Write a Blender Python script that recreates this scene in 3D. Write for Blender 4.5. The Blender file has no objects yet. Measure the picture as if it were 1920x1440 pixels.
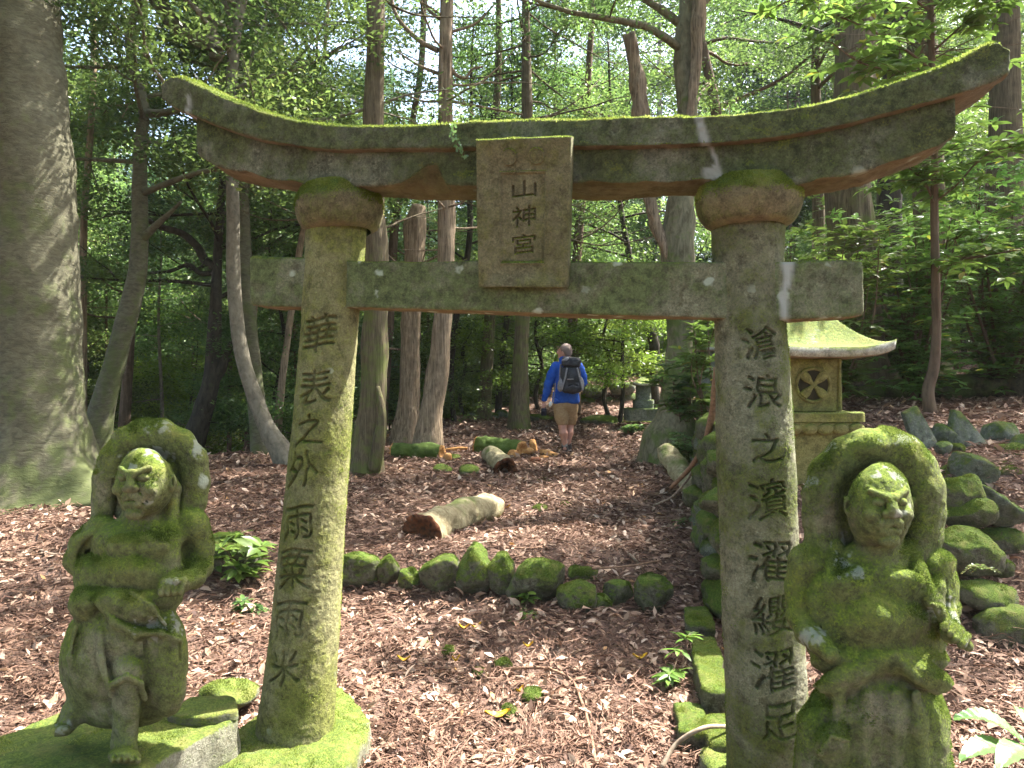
import bpy, math, random
import numpy as np
from mathutils import Vector, Matrix
R = math.radians
sc = bpy.context.scene
COL = sc.collection
# ------------------------------------------------------------------ camera, sky, sun, exposure
FPX = 1350.0
CAMZ = 1.5
cam = bpy.data.objects.new('camera', bpy.data.cameras.new('camera'))
COL.objects.link(cam)
cam.location = (0, 0, CAMZ)
cam.rotation_euler = (R(90), 0, 0)
cam.data.sensor_width = 36
cam.data.lens = FPX / 1920 * 36
cam.data.clip_start = 0.05
cam.data.clip_end = 600
sc.camera = cam
SUN_EL, SUN_AZ = 56.0, 62.0          # azimuth clockwise from +Y (view direction); the sun stands right and beyond the gate
w = bpy.data.worlds.new('World'); sc.world = w; w.use_nodes = True
nt = w.node_tree
sky = nt.nodes.new('ShaderNodeTexSky'); sky.sky_type = 'NISHITA'; sky.sun_disc = False
sky.sun_elevation = R(SUN_EL); sky.sun_rotation = R(SUN_AZ)
sky.air_density = 1.0; sky.dust_density = 4.0; sky.ozone_density = 0.6
bg = nt.nodes['Background']; bg.inputs[1].default_value = 0.15
nt.links.new(sky.outputs[0], bg.inputs[0])
sl = bpy.data.lights.new('sun', 'SUN'); sl.energy = 5.0; sl.angle = R(0.5); sl.color = (1, 0.96, 0.90)
so = bpy.data.objects.new('sun', sl); COL.objects.link(so)
sd = Vector((math.sin(R(SUN_AZ)) * math.cos(R(SUN_EL)), math.cos(R(SUN_AZ)) * math.cos(R(SUN_EL)), math.sin(R(SUN_EL))))
so.rotation_euler = sd.to_track_quat('Z', 'Y').to_euler()
so.location = sd * 40
sc.view_settings.view_transform = 'Standard'
sc.view_settings.look = 'None'
sc.view_settings.gamma = 1
sc.view_settings.exposure = 2.6
sc.render.engine = 'CYCLES'
sc.cycles.max_bounces = 7
sc.cycles.diffuse_bounces = 4
sc.cycles.transmission_bounces = 4
sc.cycles.glossy_bounces = 2
sc.cycles.use_denoising = True
sc.cycles.caustics_reflective = False
sc.cycles.caustics_refractive = False

# ------------------------------------------------------------------ helpers
rng = np.random.default_rng(7)
random.seed(7)

def P(px, py, Y):
    return Vector(((px - 960) / FPX * Y, Y, CAMZ - (py - 720) / FPX * Y))

def tag(o, label=None, cat=None, group=None, kind=None):
    if label: o['label'] = label
    if cat: o['category'] = cat
    if group: o['group'] = group
    if kind: o['kind'] = kind
    return o

def empty(name, loc, label=None, cat=None, group=None, rz=0):
    o = bpy.data.objects.new(name, None); COL.objects.link(o)
    o.location = loc; o.rotation_euler = (0, 0, rz); o.empty_display_size = 0.1
    return tag(o, label, cat, group)

def rawmesh(name, V, F, smooth=False):
    """V (n,3); F an (m,k) array or a list of such arrays."""
    me = bpy.data.meshes.new(name)
    V = np.asarray(V, dtype=np.float32)
    Fs = [np.asarray(f, dtype=np.int32) for f in (F if isinstance(F, list) else [F])]
    Fs = [f for f in Fs if len(f)]
    me.vertices.add(len(V)); me.vertices.foreach_set('co', V.ravel())
    nl = sum(f.size for f in Fs); npoly = sum(len(f) for f in Fs)
    me.loops.add(nl); me.polygons.add(npoly)
    me.loops.foreach_set('vertex_index', np.concatenate([f.ravel() for f in Fs]))
    tot = np.concatenate([np.full(len(f), f.shape[1], dtype=np.int32) for f in Fs])
    st = np.concatenate([[0], np.cumsum(tot)[:-1]]).astype(np.int32)
    me.polygons.foreach_set('loop_start', st)
    me.polygons.foreach_set('loop_total', tot)
    if smooth: me.polygons.foreach_set('use_smooth', np.ones(npoly, dtype=bool))
    me.update(calc_edges=True)
    return me

def obj(name, V, F, mat=None, parent=None, smooth=False, face_rnd=None, vattr=None, loc=None):
    """links one mesh object; V in world coordinates, shifted to loc (the parent's or the thing's base)"""
    V = np.asarray(V, dtype=np.float64)
    off = np.zeros(3)
    if parent is not None:
        off = np.array(WORLD.get(parent.name, tuple(parent.location)))
    elif loc is not None:
        off = np.array(loc)
    me = rawmesh(name, V - off, F, smooth)
    if mat: me.materials.append(mat)
    if face_rnd is not None:
        a = me.attributes.new('rnd', 'FLOAT', 'FACE'); a.data.foreach_set('value', np.asarray(face_rnd, dtype=np.float32))
    if vattr is not None:
        for k, v in vattr.items():
            a = me.attributes.new(k, 'FLOAT', 'POINT'); a.data.foreach_set('value', np.asarray(v, dtype=np.float32))
    o = bpy.data.objects.new(name, me); COL.objects.link(o)
    if parent is not None:
        o.parent = parent
        WORLD[o.name] = tuple(off)
    elif loc is not None:
        o.location = loc
    return o
WORLD = {}

# lattice value noise, vectorised
_perm = rng.random((64, 64, 64)).astype(np.float32)
def vnoise(p, scale=1.0, seed=0):
    q = np.asarray(p, dtype=np.float64) * scale + seed * 17.31
    i = np.floor(q).astype(np.int64); f = q - i; f = f * f * (3 - 2 * f)
    x0, y0, z0 = (i[..., 0] & 63), (i[..., 1] & 63), (i[..., 2] & 63)
    x1, y1, z1 = (x0 + 1) & 63, (y0 + 1) & 63, (z0 + 1) & 63
    fx, fy, fz = f[..., 0], f[..., 1], f[..., 2]
    def L(a, b, t): return a + (b - a) * t
    c = L(L(L(_perm[x0, y0, z0], _perm[x1, y0, z0], fx), L(_perm[x0, y1, z0], _perm[x1, y1, z0], fx), fy),
          L(L(_perm[x0, y0, z1], _perm[x1, y0, z1], fx), L(_perm[x0, y1, z1], _perm[x1, y1, z1], fx), fy), fz)
    return c * 2 - 1
def fbm(p, scale=1.0, oct=4, seed=0, gain=0.5):
    s = 0; a = 1.0; t = 0
    for k in range(oct):
        s = s + a * vnoise(p, scale * 2 ** k, seed + k * 3); t += a; a *= gain
    return s / t

def vnormals(V, F):
    """vertex normals for an (m,3|4) face array"""
    V = np.asarray(V, float); N = np.zeros_like(V)
    for f in (F if isinstance(F, list) else [F]):
        if not len(f): continue
        a, b, c = V[f[:, 0]], V[f[:, 1]], V[f[:, 2]]
        n = np.cross(b - a, c - a)
        if f.shape[1] == 4:
            n = n + np.cross(c - a, V[f[:, 3]] - a)
        for k in range(f.shape[1]):
            np.add.at(N, f[:, k], n)
    l = np.linalg.norm(N, axis=1, keepdims=True)
    return N / np.maximum(l, 1e-12)

# ------------------------------------------------------------------ materials
def newmat(name):
    m = bpy.data.materials.new(name); m.use_nodes = True
    n = m.node_tree; b = n.nodes['Principled BSDF']
    return m, n, b
def N(nt, t, **kw):
    n = nt.nodes.new(t)
    for k, v in kw.items():
        if k in ('i',):
            for kk, vv in v.items(): n.inputs[kk].default_value = vv
        else: setattr(n, k, v)
    return n
def ramp(nt, src, stops):
    r = nt.nodes.new('ShaderNodeValToRGB'); e = r.color_ramp.elements
    while len(e) < len(stops): e.new(0.5)
    for el, (p, c) in zip(e, stops):
        el.position = p; el.color = (c, c, c, 1) if isinstance(c, (int, float)) else (*c, 1)
    nt.links.new(src, r.inputs[0]); return r.outputs[0]
def noise(nt, vec, scale, detail=6, rough=0.6, dist=0.0):
    n = N(nt, 'ShaderNodeTexNoise', i={'Scale': scale, 'Detail': detail, 'Roughness': rough, 'Distortion': dist})
    nt.links.new(vec, n.inputs['Vector']); return n.outputs[0]
def mixc(nt, f, a, b):
    m = nt.nodes.new('ShaderNodeMix'); m.data_type = 'RGBA'
    for s, v in ((m.inputs[0], f), (m.inputs[6], a), (m.inputs[7], b)):
        if isinstance(v, bpy.types.NodeSocket): nt.links.new(v, s)
        elif isinstance(v, (int, float)): s.default_value = v
        else: s.default_value = (*v, 1)
    return m.outputs[2]
def math_(nt, op, a, b=0.0, c=0.0, clamp=False):
    m = nt.nodes.new('ShaderNodeMath'); m.operation = op; m.use_clamp = clamp
    for s, v in zip(m.inputs, (a, b, c)):
        if isinstance(v, bpy.types.NodeSocket): nt.links.new(v, s)
        else: s.default_value = v
    return m.outputs[0]
def bump(nt, b, h, strength, dist):
    bn = N(nt, 'ShaderNodeBump', i={'Strength': strength, 'Distance': dist})
    nt.links.new(h, bn.inputs['Height']); nt.links.new(bn.outputs[0], b.inputs['Normal'])
def objcoord(nt):
    return nt.nodes.new('ShaderNodeTexCoord').outputs['Object']
def normz(nt):
    g = nt.nodes.new('ShaderNodeNewGeometry'); s = nt.nodes.new('ShaderNodeSeparateXYZ')
    nt.links.new(g.outputs['Normal'], s.inputs[0]); return s.outputs[2]

def mossy_stone(name, stone=(0.20, 0.165, 0.10), stone2=(0.30, 0.27, 0.19), algae=(0.085, 0.105, 0.03), moss=(0.14, 0.175, 0.026),
                moss_amt=0.5, algae_amt=0.5, lichen=0.0, rust=0.0, scale=1.0, top=0.45, bumpd=0.006, lsize=7.0):
    m, nt, b = newmat(name)
    v = objcoord(nt)
    big = noise(nt, v, 3.2 * scale, 5, 0.6, 0.4)
    med = noise(nt, v, 11 * scale, 6, 0.65, 0.2)
    fine = noise(nt, v, 130 * scale, 4, 0.7)
    fine2 = noise(nt, v, 420 * scale, 2, 0.6)
    c = mixc(nt, ramp(nt, med, [(0.35, 0.0), (0.65, 1.0)]), stone, stone2)
    crust = noise(nt, v, 34 * scale, 9, 0.78)
    pit = noise(nt, v, 75 * scale, 6, 0.75)
    c = mixc(nt, ramp(nt, crust, [(0.50, 0.0), (0.60, 0.55)]), c, tuple(min(1, x * 1.35) for x in stone2))
    c = mixc(nt, ramp(nt, pit, [(0.52, 0.0), (0.66, 0.6)]), c, tuple(x * 0.45 for x in stone))
    af = math_(nt, 'ADD', big, math_(nt, 'MULTIPLY', math_(nt, 'SUBTRACT', med, 0.5), 0.8))
    lo = 0.72 - algae_amt * 0.5
    c = mixc(nt, ramp(nt, math_(nt, 'ADD', af, math_(nt, 'MULTIPLY', math_(nt, 'SUBTRACT', crust, 0.5), 0.5)), [(lo, 0.0), (lo + 0.2, 0.85)]), c, mixc(nt, ramp(nt, crust, [(0.42, 0.0), (0.58, 1.0)]), tuple(x * .62 for x in algae), tuple(x * 1.35 for x in algae)))
    wv_ = noise(nt, v, 19 * scale, 7, 0.72)
    hs_ = N(nt, 'ShaderNodeHueSaturation'); nt.links.new(c, hs_.inputs['Color'])
    nt.links.new(math_(nt, 'MULTIPLY', ramp(nt, wv_, [(0.34, 0.48), (0.50, 0.92), (0.66, 1.0)]), math_(nt, 'MULTIPLY_ADD', fine, 1.5, 0.25)), hs_.inputs['Value']); c = hs_.outputs[0]
    nz = normz(nt)
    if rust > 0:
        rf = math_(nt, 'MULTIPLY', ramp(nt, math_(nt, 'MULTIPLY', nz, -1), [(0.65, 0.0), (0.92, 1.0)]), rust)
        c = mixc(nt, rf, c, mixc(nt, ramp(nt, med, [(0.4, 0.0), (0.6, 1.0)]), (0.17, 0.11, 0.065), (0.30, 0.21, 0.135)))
    # moss gathers on faces that look up and in broad patches
    mf = math_(nt, 'ADD', math_(nt, 'MULTIPLY', nz, top), math_(nt, 'ADD', math_(nt, 'MULTIPLY', big, 0.9), math_(nt, 'MULTIPLY', med, 0.5)))
    mt = 1.35 - moss_amt * 0.75
    mfac = ramp(nt, math_(nt, 'ADD', mf, math_(nt, 'MULTIPLY', math_(nt, 'SUBTRACT', fine, 0.5), 0.9)), [(min(.97, mt * 0.8 - .04), 0.0), (min(1, mt * 0.8 + 0.2), 1.0)])
    mid = noise(nt, v, 45 * scale, 4, 0.65)
    mc = mixc(nt, ramp(nt, fine, [(0.36, 0.0), (0.64, 1.0)]), (moss[0] * .42, moss[1] * .5, moss[2] * .5), tuple(x * 1.45 for x in moss))
    mc = mixc(nt, ramp(nt, mid, [(0.42, 0.0), (0.62, 0.75)]), mc, (moss[0] * .45, moss[1] * .55, moss[2] * .7))
    mc = mixc(nt, ramp(nt, med, [(0.48, 0.0), (0.68, 0.6)]), mc, (0.20, 0.18, 0.06))
    c = mixc(nt, mfac, c, mc)
    if lichen > 0:
        vo = N(nt, 'ShaderNodeTexVoronoi', i={'Scale': lsize, 'Randomness': 1.0})
        wv = nt.nodes.new('ShaderNodeVectorMath'); wv.operation = 'ADD'
        nn = N(nt, 'ShaderNodeTexNoise', i={'Scale': 25.0}); nt.links.new(v, nn.inputs['Vector'])
        sc_ = nt.nodes.new('ShaderNodeVectorMath'); sc_.operation = 'SCALE'; sc_.inputs[3].default_value = 0.05
        nt.links.new(nn.outputs[1], sc_.inputs[0]); nt.links.new(v, wv.inputs[0]); nt.links.new(sc_.outputs[0], wv.inputs[1])
        nt.links.new(wv.outputs[0], vo.inputs['Vector'])
        lf = math_(nt, 'MULTIPLY', ramp(nt, vo.outputs['Distance'], [(0.13, 1.0), (0.2, 0.0)]), ramp(nt, noise(nt, v, 2.3, 2), [(0.62 - 0.2 * lichen, 0.0), (0.7 - 0.2 * lichen, 0.8)]))
        c = mixc(nt, lf, c, (0.42, 0.47, 0.38))
    ap = N(nt, 'ShaderNodeAttribute', attribute_name='pale')
    c = mixc(nt, ap.outputs['Fac'], c, (0.40, 0.41, 0.38))
    wn = N(nt, 'ShaderNodeAttribute', attribute_name='ridge_light')
    c = mixc(nt, math_(nt, 'MULTIPLY', wn.outputs['Fac'], 0.38), c, mixc(nt, mid, (0.17, 0.19, 0.05), (0.30, 0.30, 0.18)))  # highlight painted on the raised parts of the statues
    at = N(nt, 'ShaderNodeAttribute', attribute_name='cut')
    c = mixc(nt, math_(nt, 'MULTIPLY', at.outputs['Fac'], 0.34), c, (0.02, 0.018, 0.010))  # darkens carved letters; on the statues, shade painted into the creases
    nt.links.new(c, b.inputs['Base Color'])
    b.inputs['Roughness'].default_value = 0.95
    b.inputs['Specular IOR Level'].default_value = 0.2
    h = math_(nt, 'ADD', math_(nt, 'MULTIPLY', fine, 1.0), math_(nt, 'MULTIPLY', fine2, 0.5))
    h = math_(nt, 'ADD', h, math_(nt, 'ADD', math_(nt, 'MULTIPLY', med, 2.0), math_(nt, 'MULTIPLY', crust, 1.6)))
    bump(nt, b, h, 0.9, bumpd)
    return m

def bark(name, c1, c2, moss=0.0, mosscol=(0.09, 0.115, 0.025), zs=0.12, scale=22, dist=0.02):
    m, nt, b = newmat(name)
    v = objcoord(nt)
    mp = N(nt, 'ShaderNodeMapping'); mp.inputs['Scale'].default_value = (1, 1, zs); nt.links.new(v, mp.inputs['Vector'])
    vv = mp.outputs[0]
    a = noise(nt, vv, scale, 7, 0.65, 0.6); big = noise(nt, v, 1.6, 4)
    patch = noise(nt, v, 7, 5)
    c = mixc(nt, ramp(nt, a, [(0.36, 0.0), (0.64, 1.0)]), c1, c2)
    c = mixc(nt, ramp(nt, patch, [(0.5, 0.0), (0.75, 0.5)]), c, tuple(min(1, x * 1.35) for x in c2))
    if moss > 0:
        sx = nt.nodes.new('ShaderNodeSeparateXYZ'); nt.links.new(v, sx.inputs[0])
        low = math_(nt, 'MULTIPLY', sx.outputs[2], -0.05)
        f = math_(nt, 'ADD', math_(nt, 'ADD', big, math_(nt, 'MULTIPLY', patch, 0.6)), low)
        t = 1.05 - moss * 0.6
        c = mixc(nt, ramp(nt, f, [(min(.95, t), 0.0), (min(1, t + 0.15), 0.9)]), c, mixc(nt, a, tuple(x * 0.6 for x in mosscol), tuple(x * 1.4 for x in mosscol)))
    nt.links.new(c, b.inputs['Base Color']); b.inputs['Roughness'].default_value = 0.9; b.inputs['Specular IOR Level'].default_value = 0.2
    bump(nt, b, a, 0.9, dist)
    return m

def leafmat(name, stops, transl=0.45, rough=0.45, spec=0.35, objvar=0.25):
    m, nt, b = newmat(name)
    at = N(nt, 'ShaderNodeAttribute', attribute_name='rnd')
    c = ramp(nt, at.outputs['Fac'], stops)
    if objvar:
        oi = nt.nodes.new('ShaderNodeObjectInfo')
        hs = N(nt, 'ShaderNodeHueSaturation')
        nt.links.new(math_(nt, 'MULTIPLY_ADD', oi.outputs['Random'], objvar * 2, 1 - objvar), hs.inputs['Value'])
        nt.links.new(math_(nt, 'MULTIPLY_ADD', oi.outputs['Random'], 0.05, 0.475), hs.inputs['Hue'])
        nt.links.new(c, hs.inputs['Color']); c = hs.outputs[0]
    nt.links.new(c, b.inputs['Base Color']); b.inputs['Roughness'].default_value = rough
    b.inputs['Specular IOR Level'].default_value = spec
    if transl > 0:
        t = nt.nodes.new('ShaderNodeBsdfTranslucent')
        g = mixc(nt, 0.3, c, (0.15, 0.25, 0.05)) if objvar or transl > 0.3 else c
        nt.links.new(g, t.inputs[0])
        mx = nt.nodes.new('ShaderNodeMixShader'); mx.inputs[0].default_value = transl
        out = nt.nodes['Material Output']
        nt.links.new(b.outputs[0], mx.inputs[1]); nt.links.new(t.outputs[0], mx.inputs[2]); nt.links.new(mx.outputs[0], out.inputs[0])
    return m

def plain(name, c, c2=None, rough=0.8, scale=30, spec=0.3, bd=0.002, metal=0):
    m, nt, b = newmat(name)
    v = objcoord(nt); n = noise(nt, v, scale, 5, 0.6)
    nt.links.new(mixc(nt, ramp(nt, n, [(0.35, 0.0), (0.65, 1.0)]), c, c2 or tuple(x * 0.7 for x in c)), b.inputs['Base Color'])
    b.inputs['Roughness'].default_value = rough; b.inputs['Specular IOR Level'].default_value = spec; b.inputs['Metallic'].default_value = metal
    bump(nt, b, n, 0.6, bd)
    return m

M = {}
M['beam'] = mossy_stone('beam stone', (0.105, 0.11, 0.07), (0.33, 0.335, 0.25), (0.085, 0.108, 0.038), moss=(0.13, 0.16, 0.03), moss_amt=0.28, algae_amt=0.74, rust=0.55, top=0.9, lichen=0.35, bumpd=0.012, lsize=5)
M['tie'] = mossy_stone('tie beam stone', (0.15, 0.145, 0.085), (0.27, 0.27, 0.19), (0.10, 0.13, 0.045), moss=(0.1, 0.14, 0.025), moss_amt=0.15, algae_amt=0.72, rust=0.7, top=0.6, lichen=1.8, lsize=8.0, bumpd=0.006)
M['pillar'] = mossy_stone('pillar stone', (0.19, 0.18, 0.08), (0.27, 0.26, 0.13), (0.155, 0.165, 0.04), moss=(0.115, 0.14, 0.02), moss_amt=0.34, algae_amt=0.66, top=0.3, lichen=0.2, bumpd=0.007, lsize=9)
M['pillar2'] = mossy_stone('weathered pillar stone', (0.14, 0.135, 0.08), (0.28, 0.275, 0.19), (0.095, 0.11, 0.033), moss=(0.10, 0.13, 0.022), moss_amt=0.50, algae_amt=0.55, top=0.3, lichen=0.1, bumpd=0.009, lsize=9)
M['cap'] = mossy_stone('capital stone', (0.14, 0.12, 0.068), (0.22, 0.19, 0.11), (0.10, 0.11, 0.036), moss=(0.12, 0.16, 0.03), moss_amt=0.34, algae_amt=0.55, top=1.2, rust=0.3)
M['plaque'] = mossy_stone('plaque stone', (0.14, 0.13, 0.072), (0.24, 0.23, 0.14), (0.12, 0.125, 0.042), moss=(0.13, 0.17, 0.03), moss_amt=0.18, algae_amt=0.6, top=0.9, bumpd=0.007)
M['statue'] = mossy_stone('statue stone', (0.19, 0.175, 0.10), (0.31, 0.30, 0.20), (0.11, 0.13, 0.038), moss=(0.13, 0.175, 0.02), moss_amt=0.58, algae_amt=0.85, top=0.36, lichen=0.5, lsize=6.5, bumpd=0.008)
M['statue2'] = mossy_stone('mossy statue stone', (0.17, 0.155, 0.09), (0.29, 0.27, 0.18), (0.10, 0.125, 0.035), moss=(0.13, 0.17, 0.02), moss_amt=0.62, algae_amt=0.9, top=0.34, lichen=0.4, lsize=6, bumpd=0.008)
M['plinth'] = mossy_stone('plinth stone', (0.16, 0.15, 0.10), (0.27, 0.26, 0.20), (0.085, 0.10, 0.035), moss=(0.13, 0.165, 0.03), moss_amt=0.50, algae_amt=0.6, top=0.55, lichen=0.8, lsize=4, bumpd=0.008)
M['rock'] = mossy_stone('mossy rock', (0.10, 0.09, 0.06), (0.24, 0.225, 0.165), (0.07, 0.085, 0.028), moss=(0.115, 0.165, 0.022), moss_amt=0.42, algae_amt=0.55, top=0.75, scale=1.4, bumpd=0.016)
M['rock2'] = mossy_stone('bare grey rock', (0.11, 0.12, 0.095), (0.24, 0.26, 0.21), (0.08, 0.10, 0.045), moss=(0.08, 0.12, 0.025), moss_amt=0.33, algae_amt=0.5, top=0.6, scale=1.2, bumpd=0.012)
M['shrine'] = mossy_stone('shrine stone', (0.15, 0.14, 0.05), (0.24, 0.225, 0.09), (0.14, 0.145, 0.032), moss=(0.13, 0.15, 0.03), moss_amt=0.15, algae_amt=0.5, top=0.5, rust=0.4, bumpd=0.004)
M['roofstone'] = mossy_stone('shrine roof stone', (0.36, 0.35, 0.28), (0.5, 0.49, 0.43), (0.18, 0.20, 0.09), moss=(0.16, 0.19, 0.05), moss_amt=0.36, algae_amt=0.5, top=0.5, rust=0.8, bumpd=0.006)
M['moss'] = leafmat('moss tufts', [(0.0, (0.07, 0.10, 0.018)), (0.5, (0.20, 0.245, 0.04)), (1.0, (0.40, 0.41, 0.13))], 0.45, 0.9, 0.1, 0)

M['mossdark'] = leafmat('dark moss tufts', [(0.0, (0.035, 0.055, 0.012)), (0.5, (0.11, 0.15, 0.026)), (1.0, (0.25, 0.28, 0.07))], 0.35, 0.9, 0.1, 0)
# ------------------------------------------------------------------ ground
def sstep(t): t = np.clip(t, 0, 1); return t * t * (3 - 2 * t)
def yedge(x): return np.interp(x, [-12, -8, -5.4, -3.8, -2.2, -1.0, 0.5], [8.2, 8.8, 9.8, 11.0, 12.6, 15.2, 18.0])
def xwall(y): return np.interp(y, [2, 3.2, 4.5, 6, 11.5, 16, 22], [0.84, 0.95, 1.40, 1.72, 3.1, 5.0, 8.0])
def gz(x, y):
    x = np.asarray(x, float); y = np.asarray(y, float)
    b = np.interp(y, [-6, 0, 2.6, 4.72, 4.98, 5.3, 11.25, 15, 20, 30, 60], [-.6, -.4, -.22, .05, .16, .24, .38, .74, 0.95, 1.0, 1.3])
    d = y - yedge(x)
    b = b - np.where(x < 3, 5.0 * sstep(d / 14), 0) * sstep((1.5 - x) / 2.5)
    top = np.interp(y, [0, 2.4, 3.4, 3.95, 4.5, 5.4, 7, 9, 12, 16, 24, 40], [-.25, -.12, .02, .28, .82, .95, 1.12, 1.25, 1.38, 1.7, 2.4, 3.2])
    xw = xwall(y)
    lo = np.clip(top - b, 0, 9)
    t = sstep((x - xw - 0.02) / 0.28)
    top = top + 0.07 * np.clip(x - xw, 0, 20)
    z = b + (top - b) * t
    # earth bank beyond the clearing
    z = z + 0.75 * np.exp(-(((x - 2.6) / 2.0) ** 2 + ((y - 18.0) / 1.6) ** 2))
    p = np.stack([x, y, np.zeros_like(x)], -1)
    z = z + 0.05 * vnoise(p, 0.9, 3) + 0.02 * vnoise(p, 3.1, 5)
    return z
def G(px, py, lift=0.0):
    """where the ray through a photo pixel meets the ground"""
    a = (px - 960) / FPX; s = -(py - 720) / FPX
    ys = np.arange(1.6, 40, 0.01)
    h = CAMZ + s * ys - gz(a * ys, ys)
    k = np.argmax(h < 0) if (h < 0).any() else len(ys) - 1
    Y = ys[k]
    return Vector((a * Y, Y, float(gz(a * Y, Y)) + lift))

def make_ground():
    xs = np.concatenate([-np.geomspace(90, 8.2, 34), np.arange(-8, 8.01, 0.075), np.geomspace(8.2, 90, 34)])
    ys = np.concatenate([np.linspace(-30, 0.9, 14), np.arange(1, 17, 0.075), np.geomspace(17.1, 130, 50)])
    X, Y = np.meshgrid(xs, ys, indexing='ij')
    Z = gz(X, Y)
    pp = np.stack([X, Y, Z * 0], -1)
    Z = Z + np.where(np.abs(X) < 9, 0.012 * vnoise(pp, 14, 8), 0)
    V = np.stack([X, Y, Z], -1).reshape(-1, 3)
    nx, ny = len(xs), len(ys)
    i = np.arange(nx - 1)[:, None] * ny + np.arange(ny - 1)[None]
    F = np.stack([i, i + ny, i + ny + 1, i + 1], -1).reshape(-1, 4)
    m, nt, b = newmat('forest soil')
    v = objcoord(nt)
    a = noise(nt, v, 22, 8, 0.7); c_ = noise(nt, v, 90, 4, 0.7); g = noise(nt, v, 0.5, 4)
    c = mixc(nt, ramp(nt, a, [(0.35, 0.0), (0.65, 1.0)]), (0.055, 0.032, 0.022), (0.17, 0.10, 0.07))
    c = mixc(nt, ramp(nt, c_, [(0.5, 0.0), (0.68, 0.8)]), c, (0.30, 0.19, 0.14))
    nt.links.new(c, b.inputs['Base Color']); b.inputs['Roughness'].default_value = 0.95
    bump(nt, b, a, 1.0, 0.03)
    o = obj('ground', V, F, m, smooth=True); o['kind'] = 'structure'
make_ground()

def litter():
    """fallen leaves and dry cedar sprays that cover the forest floor"""
    def scatter(n, y0, y1, pw):
        u = rng.random(n)
        y = (y0 ** pw + u * (y1 ** pw - y0 ** pw)) ** (1 / pw)
        x = (rng.random(n) * 2 - 1) * (0.78 * y + 0.5)
        return x, y
    x, y = scatter(120000, 1.9, 19, 0.9)
    z = gz(x, y)
    # slope normal so leaves lie on the ground
    e = 0.03
    nx = -(gz(x + e, y) - gz(x - e, y)) / (2 * e); ny = -(gz(x, y + e) - gz(x, y - e)) / (2 * e)
    n = np.stack([nx, ny, np.ones_like(x)], -1)
    keep = np.abs(nx) < 2.5
    Ps = np.stack([x, y, z + 0.008 + 0.03 * rng.random(len(x))], -1)[keep]; n = n[keep]
    n = n + rng.normal(0, 0.38, n.shape); n /= np.linalg.norm(n, axis=1, keepdims=True)
    far = np.clip(Ps[:, 1] / 5, 1, 1.9)
    L = (0.018 + 0.062 * rng.random(len(Ps)) ** 1.7) * far; W = L * rng.uniform(0.28, 0.48, len(Ps))
    leaves('leaf_litter', Ps, n, L, W, M['litter'], kind='stuff', curl=0.35)
    # larger whole leaves, curled, lying on top near the gate
    x, y = scatter(9000, 1.9, 9, 1.1); z = gz(x, y)
    n = np.stack([0 * x, 0 * x, 1 + 0 * x], -1) + rng.normal(0, .5, (len(x), 3)); n[:, 2] = np.abs(n[:, 2]) + .2; n /= np.linalg.norm(n, axis=1, keepdims=True)
    L = rng.uniform(.045, .10, len(x))
    leaves('curled_leaf_litter', np.stack([x, y, z + .03], -1), n, L, L * rng.uniform(.3, .5, len(x)), M['litter'], kind='stuff', curl=.3, pts=7, rnd=np.clip(rng.beta(2.4, 1.6, len(x)), 0, 1))
    # dry cedar sprays: thin curved slivers lying in bundles
    nb = 15000
    x, y = scatter(nb, 1.9, 17, 0.95)
    k = 14
    ang = rng.random(nb) * 6.283
    bx = np.repeat(x, k) + rng.normal(0, 0.055, nb * k); by = np.repeat(y, k) + rng.normal(0, 0.055, nb * k)
    an = np.repeat(ang, k) + rng.normal(0, 0.45, nb * k)
    Ln = rng.uniform(0.04, 0.16, nb * k)
    bz = gz(bx, by) + rng.uniform(0.012, 0.045, nb * k)
    d = np.stack([np.cos(an), np.sin(an), rng.normal(0, 0.12, nb * k)], -1)
    s = np.stack([-np.sin(an), np.cos(an), rng.normal(0, 0.6, nb * k)], -1)
    B = np.stack([bx, by, bz], -1)
    wd = (rng.uniform(0.0010, 0.0028, nb * k) * np.clip(by / 4, 1, 2.5))[:, None]
    mid = B + d * Ln[:, None] * 0.5 + s * (Ln * rng.normal(0, 0.12, nb * k))[:, None] + np.array([0, 0, .008])
    tip = B + d * Ln[:, None]
    V = np.stack([B - s * wd, B + s * wd, mid + s * wd, tip, mid - s * wd], 1).reshape(-1, 3)
    F = (np.arange(nb * k) * 5)[:, None] + np.array([0, 1, 2, 3, 4])
    o = obj('cedar_litter', V, F, M['needle'], face_rnd=np.clip(np.repeat(rng.random(nb), k) * 0.7 + rng.random(nb * k) * 0.3, 0, 1))
    o['kind'] = 'stuff'

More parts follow.
